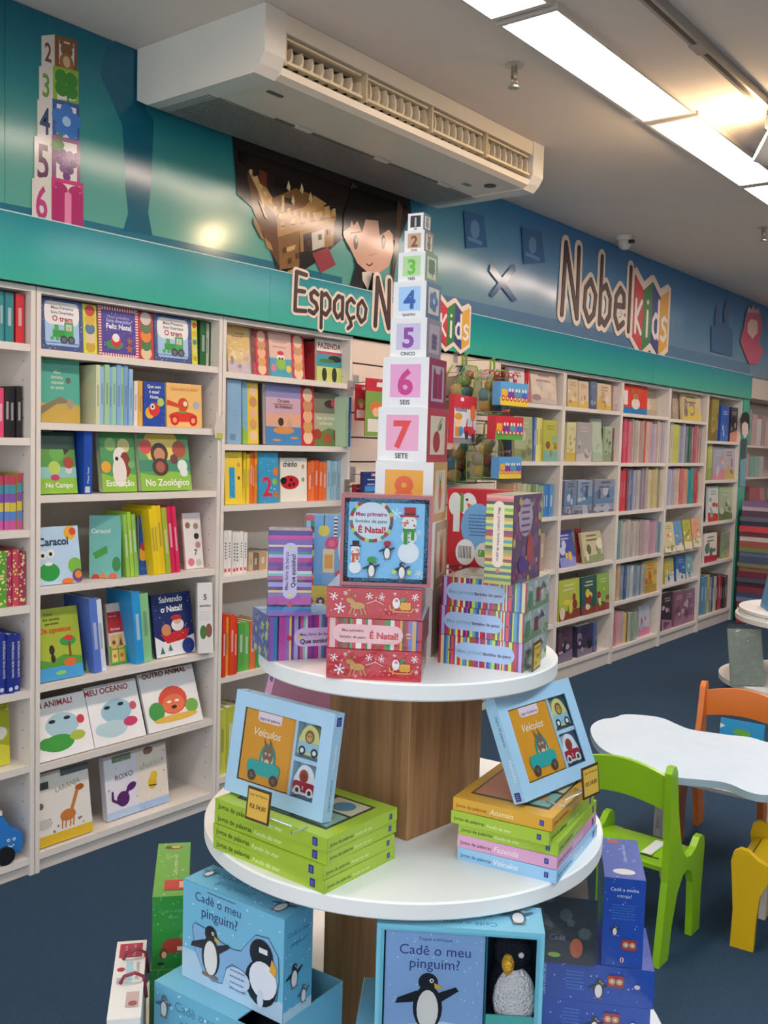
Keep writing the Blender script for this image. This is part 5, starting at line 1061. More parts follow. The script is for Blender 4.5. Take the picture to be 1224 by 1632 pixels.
def misc(seed, bg, *cols):
    def f(A):
        rd = random.Random(seed); A.bg(bg); H = A.H; A.poly([(0,0),(1,0),(1,rd.uniform(.15,.35)*H),(0,rd.uniform(.15,.35)*H)],cols[0])
        for k in range(6): A.ell(rd.uniform(.12,.88),rd.uniform(.12,.62)*H,rd.uniform(.06,.18),rd.uniform(.05,.16),cols[k%len(cols)])
        A.lines(.5,.84*H,.6,2,.10,cols[-1],.04,seed)
    return f
# ---------------- bookcase next to the toy van bookcase
BT = ['c8a030','e0c8a0','5a7a9a','d8b040','c83a34']
for k, (a, b, s_, t_) in enumerate(((67,133,156,463),(247,306,316,497))):
    book('', 'B',0,a,b,t_,'3f4f86',ar_train,dy=.035,lean=.06,strip=('d8d83c',s_,BT),t=.02,rnd=.006,label=['navy dotted O trem sound book at the left end of its shelf beside Feliz Natal','navy dotted O trem sound book between Feliz Natal and green spines'][k],group='train sound books')
book('purple Feliz Natal sound book with candy striped border','B',0,158,221,475,'c03a4a',ar_fnatal,dy=.035,lean=.06,strip=('c82838',246,['e0c8a0','3f7a44','e8842c','5a7a4a','d8c8c0']),t=.02,rnd=.006)
for a, b, c in ((319,329,'2f6a3a'),(330,336,'d8dcd4'),(337,345,'2a7a48')): spines('B',0,a,b,508,[c],dy=.05,kind='tall slim book')
book('green and teal tree branch picture book','B',1,66,128,574,'4aa890',scene('58b09c','c8a850',[('p',[(0,.25),(.5,.42),(.8,.32),(.4,.30),(0,.12)],'8a7a60'),('e',.74,.30,.10,.08,0,'a89880'),('e',.7,.68,.07,'6a6a60')],'Meu|livrinho|especial|do amor','cfe4cc',.10,.78,.42,.55),dy=.05,lean=.05)
spines('B',1,154,212,577,['d8dcb0','9cc4e8','a8d0a0','8cb8e4','a4d4b0','8ab4e0','a8d49c','88b0dc','9ac0e4'],dy=.006,kind='pastel slim book',wj=.2)
spines('B',1,213,228,606,['f0ece4','e8a83c','e8b45a'],dy=.04,kind='slim book')
book('dark blue Noite sound book with a red bird','B',1,229,263,609,'2348a8',scene('2348a8',None,[('e',.30,.30,.22,'e8b030'),('e',.5,.38,.26,'d83a34'),('e',.42,.44,.11,'f4f0ea'),('e',.42,.44,.05,'1a1414'),('e',.8,.55,.16,'b8d060'),('d',30,.012,'a8c0f0',5)],'Que som|é esse?|Noite','f0f0f8',.17,.86),dy=.045,lean=.04,rnd=.006)
book('golden orange sound book with a bird driving a red car','B',1,266,322,612,'f0c070',scene('f0c074',None,[('e',.46,.24,.40,.12,0,'d83a2c'),('e',.22,.16,.12,'c82820'),('e',.74,.16,.12,'c82820'),('e',.22,.16,.06,'f0a080'),('e',.74,.16,.06,'f0a080'),('r',.34,.32,.20,.10,'7a9a4a'),('e',.46,.52,.15,'d84a24'),('e',.52,.54,.06,'e8e0c0'),('p',[(.02,.62),(.36,.52),(.36,.44),(0,.50)],'d84a24'),('e',.84,.52,.09,'a8b4c0')],'Que som é esse?','e09a50',.11,.84),dy=.045,lean=.05,rnd=.006)
cow = [('e',.62,.80,.26,'4a3028'),('e',.5,.66,.2,'6ab04c'),('r',.0,.25,1,.18,'8cc4c0'),('e',.42,.42,.16,'b8d060'),('e',.80,.38,.09,'d8d0c8'),('e',.80,.50,.14,'a84a34'),('e',.42,.26,.12,.05,0,'c83a6a'),('r',0,.72,1,.3,'2f4a3c')]
book('green No Campo board book with farm animals','B',2,64,124,690,'8ab840',scene('5a9a44','8ec03c',cow,'No Campo','f4f2e4',.16,.10,.52,.8),dy=.03,lean=.14,t=.024,rnd=.012)
spine_book('B',2,xat(133,YF+.02,1.334),.034,zat(688,2.07,YF+.02)-1.334,'2350b0',.018,.20,art=lambda A:(A.bg('2350b0'),A.text('Meus Sons',.65,A.H*.30,.40,'e8ecf4',rot=90,wmax=.5*A.H),A.rect(.15,.02*A.H,.6,.10*A.H,'c8ccd4')),label='thick blue book spine out between No Campo and Estimação board books')
dog = [('e',.30,.80,.16,'9ac070'),('e',.68,.78,.18,'d8cc84'),('e',.56,.58,.20,.18,0,'eae4dc'),('e',.70,.46,.16,.22,0,'8a3a24'),('e',.52,.34,.20,.26,0,'e8e0d8'),('e',.46,.56,.05,'1a1414'),('e',.14,.42,.14,'e8a830'),('e',.88,.46,.10,'6ab06a')]
book('green Estimação board book with a brown and white dog','B',2,164,219,690,'86b83c',scene('4f9a58','8ec03c',dog,'Estimação','f4f2e4',.20,.10,.52,.9),dy=.035,lean=.14,t=.024,rnd=.012)
monk = [('e',.45,.80,.34,'e8d068'),('e',.14,.78,.12,'d84a4a'),('e',.80,.74,.14,'b04a30'),('r',0,.35,1,.2,'3f8a6a'),('e',.40,.66,.17,'4a2a1c'),('e',.40,.64,.11,'c88a60'),('e',.40,.42,.16,.16,0,'4a2a1c'),('e',.40,.42,.09,.10,0,'a85a48'),('e',.84,.44,.10,'dfe4e0'),('e',.86,.32,.08,.08,0,'dfe4e0'),('e',.68,.56,.08,'6a3a3c')]
book('green No Zoológico board book with a brown monkey','B',2,226,306,694,'86b83c',scene('5aa060','8ec03c',monk,'No Zoológico','f4f2e4',.16,.09,.52,.86),dy=.03,lean=.16,t=.024,rnd=.012)
snail = [('e',.26,.22,.24,.16,0,'2f9a44'),('e',.14,.52,.09,'e8e8e4'),('e',.32,.54,.09,'e8e8e4'),('e',.14,.51,.04,'14201a'),('e',.32,.53,.04,'14201a'),('e',.26,.36,.09,.03,0,'f0ece8'),('e',.80,.88,.14,'e8b030'),('e',.86,.90,.08,'d84a34'),('e',.86,.30,.16,.14,0,'7ab840'),('e',.92,.12,.14,'6a4a86'),('e',.92,.14,.08,'e8863c'),('e',.66,.04,.14,.05,0,'e8762c')]
book('light blue Caracol board book with a green smiling snail','B',3,62,131,840,'b8d4ec',scene('b8d4ec',None,snail,'Caracol','2f3a54',.22,.68,.40,.7),dy=.03,lean=.16,t=.012)
book('teal Caracol board book set open at an angle beside green spines','B',3,142,193,822,'6fb8b4',scene('6fb8b0',None,[('p',[(.1,.40),(.55,.52),(.58,.40),(.2,.30)],'3f9a3c'),('e',.85,.22,.14,.12,0,'3f8a4c'),('p',[(.3,.0),(.42,.12),(.55,.0)],'d8843c'),('e',.2,.02,.12,.05,0,'c83a34'),('e',.74,.03,.14,.05,0,'e8644c')],'Caracol','cfe4dc',.20,.72,.36,.6),dy=.085,yaw=-33,lean=.10,t=.014)
spines('B',3,204,222,816,['98c858','a8d048','8cc060'],dy=.02,kind='lime slim book',tilt=-.09,d=.14,wj=.1)
book('dark blue rounded board book with a yellow bird','B',3,223,241,822,'1f58b8',scene('1f58b8',None,[('e',.3,.35,.4,.12,0,'e8b840'),('e',.4,.48,.3,.08,0,'d83a34'),('s',.7,.2,.1,'a8d0e8'),('d',14,.03,'a8c8f0',4)],'um!','e0e4f0',.4,.82),dy=.05,lean=.04,t=.016,rnd=.006)
spines('B',3,246,289,806,['f0d020','f0d424','ecca20','a8b840','d82858','e03060'],dy=.005,kind='slim book',tilt=-.12,wj=.15,d=.17)
book('white number book with animals and a 7','B',3,297,325,818,'ece8e4',scene('ece8e4',None,[('e',.25,.78,.14,'8a6a5a'),('e',.7,.76,.14,'a88a7a'),('e',.7,.58,.14,'2a2426'),('e',.75,.42,.15,'c88a8a'),('e',.3,.12,.18,'d87a8a'),('e',.72,.1,.16,'c8c4c0'),('t','7',.6,.24,.36,'3a3438')]),dy=.05,lean=.14,t=.01)
gbz = scene('a8b83c','5a9a3c',[('r',0,0,1,.18,'4aa0d8'),('e',.35,.42,.06,.07,0,'3a2a20'),('e',.36,.30,.05,.06,0,'3a2a20'),('e',.72,.52,.18,.07,0,'2f9a4c'),('e',.74,.56,.10,.04,0,'d83a3c'),('r',.72,.30,.05,.2,'8a4a2c'),('e',.72,.22,.14,.06,0,'d8703c'),('e',.5,.09,.12,.03,0,'8acc70'),('t','O livro',.34,.90,.07,'4a5424'),('t','dos opostos',.4,.83,.075,'4a5424'),('t','que ensina',.4,.77,.07,'4a5424')],'Os opostos','d8542c',.15,.66,.46,.75)
book('olive green Os opostos picture book with blue pond','B',4,62,134,970,'9ab83c',gbz,dy=.02,lean=.20,t=.014)
book('green and white jungle picture book angled behind a blue spine','B',4,137,146,955,'c8dcc0',scene('c8dcc8','5aa84c',[('e',.6,.78,.2,.06,0,'3a3230')]),dy=.06,yaw=-40,t=.006,lean=.12)
spines('B',4,152,173,950,['5a7ad0','e0e8f0'],dy=.012,kind='tall book',tilt=-.10,wj=.5,d=.16)
fm = scene('ead8c8','5aa84c',[('p',[(0,.52),(1,.52),(.8,.86),(0,.86)],'c83034'),('r',.10,.26,.36,.22,'e8c078'),('r',.52,.26,.36,.22,'e8b868'),('r',.10,.04,.36,.20,'e8d078'),('r',.52,.04,.36,.20,'e8b050'),('e',.28,.36,.11,'8a5a34'),('p',[(.58,.30),(.82,.30),(.70,.44)],'8a5434'),('e',.28,.14,.10,'d8843c'),('e',.70,.14,.11,'d86a2c'),('t','O livro das|',.3,.78,.10,'f0dcd4'),('t','formas',.42,.56,.2,'f4ece4')])
book('red and cream formas shapes picture book','B',4,177,203,962,'e0c8b8',fm,dy=.075,lean=.16,t=.012)
spines('B',4,219,246,943,['2a9ad8','8ac890'],dy=.02,kind='glossy tall book',tilt=-.10,d=.16)
sv = scene('1f2f6a',None,[('p',[(0,0),(1,0),(1,.30),(.6,.22),(.2,.24),(0,.34)],'e4e4ea'),('p',[(.15,.36),(.9,.40),(.8,.24),(.3,.20)],'c8282c'),('e',.60,.48,.16,.10,0,'ece4e4'),('e',.60,.54,.10,.05,0,'e0b09c'),('e',.58,.60,.14,.04,0,'c8282c'),('e',.3,.42,.12,'c88a60'),('e',.82,.12,.16,'1f3a8a'),('p',[(.3,.08),(.36,.2),(.42,.08)],'3f7a6a'),('p',[(.1,.05),(.16,.17),(.22,.05)],'3f7a6a'),('d',30,.01,'c8d0e8',3)],'Salvando|o Natal!','f2f2f6',.17,.86,.48,.8)
book('navy Salvando o Natal picture book with santa in a red sleigh','B',4,250,312,946,'1f2f6a',sv,dy=.045,lean=.18,t=.014)
book('white five senses picture book with a thick white spine','B',4,316,340,930,'e8e6e4',scene('e0dedd',None,[('e',.35,.30,.22,.10,0,'4a7a3c'),('e',.72,.32,.22,.10,0,'8a5a4c'),('t','5',.5,.76,.5,'3a3438'),('t','sentidos',.5,.66,.22,'4a4448'),('l',.5,.58,.7,4,.16,'a8a4a0')]),dy=.0,yaw=-24,lean=.10,t=.024)
an_ = lambda tit, c1, c2, c3, c4: scene('f0eceb',None,[('e',.52,.52,.30,.20,0,c1),('e',.35,.60,.06,.03,0,'1a1a1c'),('e',.62,.62,.06,.03,0,'1a1a1c'),('e',.40,.24,.28,.14,0,c2),('e',.75,.30,.14,.08,0,c3),('e',.20,.26,.14,.10,0,c2),('e',.85,.55,.07,c4)],tit,'a8283c',.13,.85,.40,.86)
book('white animal picture book with a blue grey elephant and green leaves','B',5,58,148,1112,'ecebe8',an_('UM ANIMAL!','a8c8d4','3f9a3c','a8b840','c83a4a'),dy=.012,lean=.34,t=.012)
book('white animal picture book with a blue elephant in flowers','B',5,152,233,1090,'ecebe8',an_('MEU OCEANO','9ac0d0','b8d0d8','c83a6a','c85a6a'),dy=.012,lean=.34,t=.012)
book('white animal picture book with a red lion in grass','B',5,238,324,1068,'ecebe8',scene('eeeae8',None,[('e',.52,.46,.26,.24,0,'d8503c'),('e',.52,.40,.20,.16,0,'e8764c'),('e',.45,.44,.04,.02,0,'f4f0ea'),('e',.59,.44,.04,.02,0,'f4f0ea'),('e',.52,.34,.05,.03,0,'3a1a14'),('e',.20,.32,.14,.16,0,'4a9a4a'),('e',.84,.30,.12,.12,0,'7ab04a'),('e',.52,.16,.40,.06,0,'e8b84c')],'OUTRO ANIMAL','7a3434',.11,.90,.46,.8),dy=.012,lean=.34,t=.012)
def lj(A):
    H = A.H; A.bg('e8e2da'); A.rect(0,0,1,.14*H,'e0b830'); A.dots(16,.02,'8a7a6a',3,(.05,.16*H,.95,.35*H)); A.text('LARANJA',.62,.72*H,.11,'a89a8c',bold=.01,wmax=.56,rot=8)
    A.ell(.58,.34*H,.14,.09,'c87a3c'); A.line([(.64,.38*H),(.78,.66*H)],.06,'c87a3c'); A.ell(.82,.68*H,.08,.05,'b05a2c'); [A.line([(x,.3*H),(x-.02,.18*H)],.025,'c87a3c') for x in (.48,.54,.62,.68)]; A.ell(.16,.3*H,.14,.08,'c8c4c0'); A.ell(.12,.56*H,.05,None,'6a6460'); A.rect(.5,.90*H,.5,.10*H,'5a6068'); A.rect(.08,.78*H,.2,.10*H,'4a4448')
book('white LARANJA boxed book with a giraffe and yellow base','B',6,58,148,1228,'e8e2da',lj,dy=.02,lean=.16,t=.03,mat='wrapped')
def rx_(A):
    H = A.H; A.bg('e6e2ea'); A.rect(0,0,1,.12*H,'b8cce8'); A.rect(.5,.1*H,.5,.9*H,'ece0d0'); A.rect(.5,0,.5,.12*H,'a8c0e4'); A.text('ROXO',.30,.60*H,.10,'3a2a3c',bold=.0,rot=4); A.text('AMARELO',.74,.66*H,.085,'b8b0a4',rot=8,wmax=.4)
    A.ell(.26,.28*H,.10,.10,'5a2a6a',rot=30); A.ell(.40,.44*H,.08,.05,'5a2a6a',rot=20); A.line([(.30,.32*H),(.36,.44*H)],.05,'5a2a6a'); A.line([(.2,.22*H),(.10,.30*H),(.10,.42*H)],.035,'5a2a6a'); A.ell(.74,.40*H,.07,.09,'e0b830'); A.ell(.77,.50*H,.06,None,'e8c040'); A.line([(.68,.36*H),(.80,.34*H)],.015,'4a3a20'); A.rect(.12,.88*H,.3,.10*H,'7a8a6a'); A.ell(.7,.93*H,.08,.05,'8a6a5a'); A.dots(14,.012,'b898a8',5)
book('white boxed pair ROXO and AMARELO with a purple dragon','B',6,172,270,1196,'e6e2ea',rx_,dy=.05,lean=.14,t=.03,mat='wrapped')
# ---------------- toy van bookcase
spines('A',0,-22,22,446,['3a8a90','2f7a84','3f949c','35848c'],dy=.03,kind='teal slim book'); 
spine_book('A',0,xat(23,YF+.03,1.847)+.004,.030,.165,'d8343c',.028,label='red spine book at the end of teal ones on top shelf of toy van bookcase')
spines('A',1,-20,36,614,['d8c8d0','7a9ac8','e04a74','2a2628','26242a','2a2628'],dy=.04,kind='glossy slim book',wj=.1)
spines('A',2,-20,36,754,['c84a90','d87a4c','6a7ac8','8a5aa8','5a7ad0','c8a830'],dy=.04,kind='patterned slim book',wj=.15,art=lambda A:(A.bg(random.choice(['8a6ac0','c85aa0','5a8ad0'])),A.stripes(['c85a9a','5a8ad0','d8c84c','8a5ab0','4aa0a8','c8485c'],0,0,1,A.H,False)))
spines('A',3,-20,41,876,['c8c040','d8d4b0','5aa03c','b03a6a','c84a5c','a83a5c'],dy=.02,kind='speckled slim book',wj=.2,art=lambda A:(A.dots(24,.16,'e8d890',random.randint(1,99)),))
spines('A',4,-24,35,1010,['2a3a9a','26368e','2a3a9a','24348a','2a3a9a'],dy=.01,kind='thick lettered book',wj=.05,art=lambda A:(A.text('SUPERLEGAL! BOA NOITE',.66,A.H*.56,.42,'d8dce8',rot=-90,bold=.02,wmax=.74*A.H),A.ell(.5,.07*A.H,.28,None,'c8d0e0')))
book('yellow green board book leaning against the shelf side','A',5,-20,16,1118,'b8b428',scene('a8ac28','d8d03c',[('e',.6,.5,.3,.1,0,'d8d8d0'),('d',20,.04,'d8d488',3)]),dy=.06,lean=.05,t=.03,rnd=.02)
vn = thing('toy_van','blue toy van book with smiling face and black wheels on the lowest shelf','toy',(1.672,YF+.075,.0656),math.radians(-8))
vp = [(-.13,.03),(.13,.03),(.14,.07),(.135,.10),(.10,.115),(.07,.17),(-.13,.175)]
MB().prism(vp,-.05,.05,'y','2f7ac8').build('body','plastic',vn); MB().box(-.128,.066,-.051,.051,.176,.190,'e8e8e4').build('roof','plastic',vn)
for k in range(5): MB().box(-.12+.04*k,-.10+.04*k,-.0512,.0512,.1902,.1915,'2a2a2e').build('roof_stripe','plastic',vn)
for x in (-.075,.075):
    for y in (-.062,.047): MB().cyl(x,.032,y,y+.015,.032,'1f1f24',n=24,axis='y').build('wheel','plastic',vn)
MB().box(.0,.05,-.0515,-.0502,.11,.155,'b8dcec').build('window','plastic',vn); MB().box(-.11,-.02,-.0515,-.0502,.10,.155,'c8e0e8').build('window','plastic',vn)
A = Art(.06,.05); A.ell(.3,.62,.09,None,'f0f4f8'); A.ell(.62,.62,.09,None,'f0f4f8'); A.ell(.3,.62,.04,None,'14202c'); A.ell(.62,.62,.04,None,'14202c'); A.line([(.3,.3),(.46,.2),(.62,.3)],.05,'f0f4f8'); A.put(vn,fmat((.07,-.0502,.045),(1,0,0),(0,0,1)),'face_print','plastic')
# ---------------- bookcase left of the slatted panel
def sbk(desc, i, a, b, t_, c, art, s_=None, sc='c8283a', **k):
    return book(desc,'C',i,a,b,t_,c,art,strip=(sc,s_,['e8c8a0','d8a060','e8b088','c89060','e0c0a0']) if s_ else None,rnd=.006,**k)
sbk('gold and beige glossy picture book with a castle',0,364,400,507,'d8b060',misc(11,'d8b468','b8a0a8','e0c890','8a6a4a'),dy=.05,lean=.10,t=.016,mat='wrapped')
sbk('dark red sound book with a row of cream buttons',0,403,409,508,'7a2a34',misc(12,'7a2a34','a83a44','c8a070'),428,dy=.045,lean=.10,t=.02)
sbk('red rimmed sound book with a panda in a santa hat',0,431,466,520,'c83a3c',scene('e0b8a8',None,[('r',0,0,1,.42,'3f9ab8'),('e',.5,.40,.18,.12,0,'f0ece8'),('e',.5,.30,.22,.14,0,'8ab83c'),('e',.44,.42,.04,'1a1a1c'),('e',.58,.42,.04,'1a1a1c'),('e',.5,.54,.15,.05,0,'c8283a'),('e',.16,.2,.12,'d87a9a'),('e',.84,.2,.12,'e8c048'),('l',.5,.78,.7,2,.16,'a8605a')]),487,dy=.045,lean=.10,t=.02)
book('FAZENDA book with block letters and farm animals','C',0,514,553,531,'d8d0c0',scene('3f9aa8','b8cc60',[('r',0,.72,1,.28,'eae6de'),('r',0,.66,1,.06,'c8405c'),('e',.72,.56,.26,.08,0,'2a2426'),('r',0,.0,1,.36,'c8d470'),('e',.3,.18,.10,.16,0,'2a2a28'),('e',.7,.18,.10,.18,0,'2a2a28'),('e',.4,.5,.3,.05,0,'4a7a44')],'FAZENDA','8a3a3c',.24,.79,.5,.92),dy=.05,lean=.03,t=.012)
spines('C',0,506,513,533,['c83a44'],dy=.055,kind='slim book')
book('light blue board book seen from its plain back','C',1,362,384,596,'8ab0d0',lambda A:(A.bg('8ab0d0'),A.rect(.2,.06*A.H,.4,.10*A.H,'6a90b4'),A.lines(.5,.5*A.H,.5,3,.2,'7a9cc0',.03)),dy=.02,lean=.02,t=.022,rnd=.008)
sbk('green animal sound book with yellow button panel',1,387,395,608,'6aa84c',misc(21,'7ab0d0','8ac040','c8d060'),413,'e8c830',dy=.03,lean=.05,t=.022)
pir = scene('c8a8b8',None,[('r',0,0,1,.30,'4a86c0'),('r',0,.30,1,.22,'e0a890'),('r',0,.78,1,.22,'8a86b8'),('e',.5,.24,.30,.06,0,'d8924c'),('e',.42,.38,.08,.07,0,'4a2f28'),('e',.66,.36,.07,.06,0,'c8a080'),('e',.8,.12,.12,.02,0,'d89a5a'),('l',.5,.66,.6,1,.1,'a8606a'),('e',.3,.08,.12,.02,0,'d8a060')],'Os sons|da Aventura','8a5a4c',.10,.70,.5,.6)
sbk('lilac and blue pirate adventure sound book with red button panel',1,424,480,608,'8a86b0',pir,502,dy=.035,lean=.05,t=.022)
book('sage green forest picture book with woodland animals','C',1,505,549,628,'b0b898',scene('b4bc9c','6a8a4c',[('r',0,.62,1,.38,'7a7f6c'),('e',.68,.80,.22,.08,0,'3a2f2c'),('e',.8,.82,.10,'c8405c'),('e',.2,.22,.14,.1,0,'a84a34'),('e',.55,.14,.16,.1,0,'b05a3c'),('e',.85,.2,.10,.12,0,'7a5a4a'),('e',.9,.45,.05,.14,0,'2f3a2a')],'Sons da Noite|na Floresta','e4e8d8',.11,.50,.5,.8),dy=.05,lean=.06,t=.014)
spines('C',1,552,580,630,['b8d8b8','a8ccb0','3a70c8','2f64bc','8ab4e0'],dy=-.02,kind='rounded board book',wj=.2,d=.2)
book('yellow number 1 board book with blue digit','C',2,359,387,720,'f0d038',scene('f0d040',None,[('r',.25,.12,.32,.58,'2f9ad0'),('d',16,.02,'e8f0f4',2),('e',.8,.75,.10,'d8a02c'),('e',.8,.5,.08,'8a5a34'),('l',.5,.88,.6,1,.1,'6a7a3c')]),dy=.02,lean=.06,t=.016)
spines('C',2,389,411,716,['f0d034','e8d040','e8742c','e0641c','f0a030'],dy=.03,kind='bright slim book',wj=.2)
book('blue number 2 board book with a red dotted digit','C',2,413,444,721,'3a9ac8',scene('3a9ac8',None,[('t','2',.42,.14,1.0,'d82840',.7),('e',.85,.62,.14,'e8742c'),('e',.8,.42,.12,'8ac048'),('e',.85,.16,.12,'c8743c'),('d',14,.02,'f0e0e0',6)]),dy=.02,lean=.05,t=.014)
book('white ladybird picture book','C',2,447,489,730,'ece8e0',scene('eae6dc',None,[('e',.36,.44,.34,.16,0,'c8202c'),('e',.12,.48,.12,.08,0,'1f1a1c'),('e',.4,.5,.05,'1f1a1c'),('e',.5,.40,.05,'1f1a1c'),('e',.34,.38,.05,'1f1a1c'),('e',.85,.8,.06,'c8a060'),('e',.85,.5,.06,'8aa06a')],'chinho','4a4440',.20,.80,.36,.6),dy=.04,lean=.04,t=.014)
spines('C',2,491,546,733,['e8703c','ec7c48','e0602c','e8703c','e07840','9ac0d4','8cb8d0','a8c8d8','90bcd4'],dy=.035,kind='slim book',wj=.15)
spines('C',3,358,395,846,['eae6e4','f0ecea','e4e0de','eae6e4','f0ecea','e8e4e0'],dy=.03,kind='white slim book',wj=.1,art=lambda A:(A.lines(.5,.7*A.H,.4,6,.6,'5a5658',.3),A.rect(.2,.06*A.H,.6,.08*A.H,'d85a5c')))
spines('C',3,397,470,880,['c8b090','7a6a5c','b89878','d8c8b0','a88a70','c8b8a8','e0d4c4','9a8a7c'],dy=.06,kind='slim book')
spines('C',4,354,379,980,['d83a24','e8a83c','e04a28','d8402c'],dy=.0,kind='slim book',wj=.15); spines('C',4,380,440,990,['5aa84c','6ab454','e0703c','4a9a48','7ab860','d8c848','4a8ac0'],dy=.02,kind='slim book',wj=.2)
spines('C',5,350,420,1128,['c8cc50','b8c048','d0d460','a8b040','c8503c','5a8ac0'],dy=.02,kind='thick book',wj=.3)
# ---------------- bookcases right of the slatted panel
book('red and white boxed book','D',0,812,836,582,'e0d4d0',misc(31,'e4d8d4','c83a44','a86a6c','c8283a'),dy=.03,lean=.05,t=.03); spines('D',0,838,843,588,['c8343c','d84a4c'],dy=.03,kind='slim book')
book('beige fairy picture book in clear wrap','D',0,848,888,592,'d8c4b0',misc(32,'dcc8b4','c8b8b0','e0d0b8','a8848c'),dy=.02,lean=.12,t=.03,mat='wrapped')
book('sage book with a plain back cover','D',1,820,848,664,'a8ac8c',misc(33,'a8b08c','8a9a6c','7a7a60','c8c4b0'),dy=.03,lean=.04,t=.02); spines('D',1,850,864,664,['5a80c0','e0d888','d8d080'],dy=.03,kind='slim book')
book('yellow green picture book with a brown bear','D',1,866,888,670,'b8b44c',misc(34,'b8b850','7ab0a8','8a5a34','a08a3c'),dy=.02,lean=.04,t=.02)
spines('D',2,818,844,770,['d8b090','7aa890','c8a888','b8c4a8','a8b890'],dy=.04,kind='small slim book'); spines('D',2,854,865,772,['a8b888','8ab09c','9cb48c'],dy=.02,kind='slim book'); spines('D',2,866,881,772,['4a8ac8','3f80c0','5a94cc'],dy=.02,kind='light blue slim book')
spines('D',3,815,868,850,['8a3a44','c84a5a','d8b898','e0c8a8','c8ac88','d8c0a4','b8a088'],dy=.03,kind='slim book'); spines('D',4,815,878,960,['4a4a5c','8a4a50','6a7a4c','c8a860','3a5a7c','a8504c'],dy=.03,kind='slim book')
for k, (a, b, c, l) in enumerate(((905,921,'d8c4a0','cream cartoon activity book'),(922,938,'dcc8a8','cream cartoon activity book with yellow base'),(952,974,'e0cca8','ivory cartoon activity book by blue boxes'))): book(l,'E',0,a,b,604+4*k,c,misc(41+k,c,'d8b850','e8dcc4','c8a080','b87a6a'),dy=.03,lean=.05,t=.02,mat='wrapped')
book('grey blue wrapped box set','E',0,940,950,608,'6a7a9a',misc(45,'6a7a9a','4a5a80','a8b0c4'),dy=.03,t=.04,mat='wrapped'); book('dusty pink wrapped book','E',0,977,984,616,'c8aca8',misc(46,'c8b0ac','b89898','d8c8c0'),dy=.03,t=.03,mat='wrapped')
book('pale yellow picture book with leaf print','E',1,902,917,673,'d8d0a0',misc(47,'d8d0a0','c8b04c','a8ac70'),dy=.03,t=.02); book('grey wrapped doll book','E',1,918,942,673,'a8a4a0',misc(48,'acaaa8','c8c0c0','8a8484','d8b8b8'),dy=.02,t=.03,mat='wrapped')
book('pale green wrapped book leaning sideways','E',1,945,961,668,'b8c8b0',misc(49,'b8ccb4','a8b8a0','d8c0b8'),dy=.04,lean=.10,t=.02,mat='wrapped'); book('sage green slim picture book with a small figure','E',1,963,974,680,'a8b494',misc(50,'a8b898','8a9a7c','4a4a44'),dy=.03,t=.02); spines('E',1,976,984,682,['8a6a60','a88478'],dy=.03,kind='slim book')
zs3 = RZ[2]
for k in range(3): book(['grey blue boxed doll set lying lowest, near the bookcase side','grey blue boxed doll set lying lowest in the middle','grey blue boxed doll set lying lowest with pale film'][k]+'','E',2,[899,911,940][k],[909,937,980][k],0,['7a8098','8a90a4','9298ac'][k],misc(51+k,'8a90a8','5a647c','b0b4c4'),dy=.02,t=.20,h=.062,mat='wrapped')
for k in range(3): book(['grey blue window box set standing on flat ones, first','grey blue window box set standing on flat ones with blue edge','grey blue window box set standing on flat ones, plain'][k],'E',2,[899,920,949][k],[918,943,981][k],0,['6a7a94','7a90ac','8088a0'][k],misc(55+k,['7a86a0','8aa0b8','8a90a8'][k],'5a88b0','c0c4d0','4a5470'),dy=.02,t=.06,h=.165,mat='wrapped',zoff=.064)
book('royal blue patterned picture book leaning back','E',3,894,919,846,'4a54a0',misc(61,'4a54a0','8a90d0','e8c040','c8cce8'),dy=.03,lean=.22,t=.012); book('red picture book between blue and cream ones','E',3,921,930,842,'b83a44',misc(62,'b83a44','d87a7c','8a2a34'),dy=.10,lean=.12,t=.012); book('cream scroll cover picture book leaning back','E',3,932,963,848,'c8bc98',misc(63,'c8bc98','8a9a6c','e0d8bc','6a6a50'),dy=.03,lean=.20,t=.02)
for k, (a, b, c) in enumerate(((891,924,'b8c04c'),(927,951,'2f5a54'),(953,972,'8ab04c'))): book(['lime green farm story book with red horse','dark green farm story book with a yellow duck','bright green farm story book with bare tree'][k],'E',4,a,b,924-5*k,c,misc(65+k,c,'8a3a34','e0c850','5a8a3c','d8d0b0'),dy=.02,lean=.06,t=.035)
for k, (a, b, c) in enumerate(((890,912,'5a4050'),(920,944,'3f3a54'),(946,951,'5a6aa0'))): book(['dark plum fantasy book with grey figures','black and white swirl fantasy book','blue slim fantasy book'][k],'E',5,a,b,1000-4*k,c,misc(70+k,c,'8a7a90','b8a8b8','2a2434'),dy=.02,lean=.04,t=.05)
book('red and blue picture book with a reindeer in a hat','F',0,994,1031,608,'d83a34',scene('e0402c',None,[('r',0,0,1,.22,'2a7ab8'),('e',.5,.36,.18,.2,0,'e8dcd0'),('e',.5,.62,.12,.1,0,'b8845a'),('r',0,.3,.16,.5,'eae0dc'),('e',.35,.8,.06,.1,0,'a8743c'),('e',.65,.8,.06,.1,0,'a8743c')]),dy=.03,lean=.03,t=.02); book('beige picture book behind the red and blue one','F',0,1034,1060,618,'c8b49c',misc(75,'c8b8a0','b8a48c','d8ccb8'),dy=.10,lean=.06,t=.014)
PAST = ['c83a5c','d84a7c','e0647c','c8283c','d87a8c','a8807c','c8b4a4','b8b0a8','d8c4b0','c89a8c','a8a09c','c0342c','e04a3c','d8b8a0','c8a0b0','a8acc0','d0b0c4','b8a8a0','e0c8a4','c8b8c8','d0a8a0','b0a8b4']
spines('F',1,992,1058,664,PAST,dy=.02,jit=.10,mat='wrapped',wj=.6)
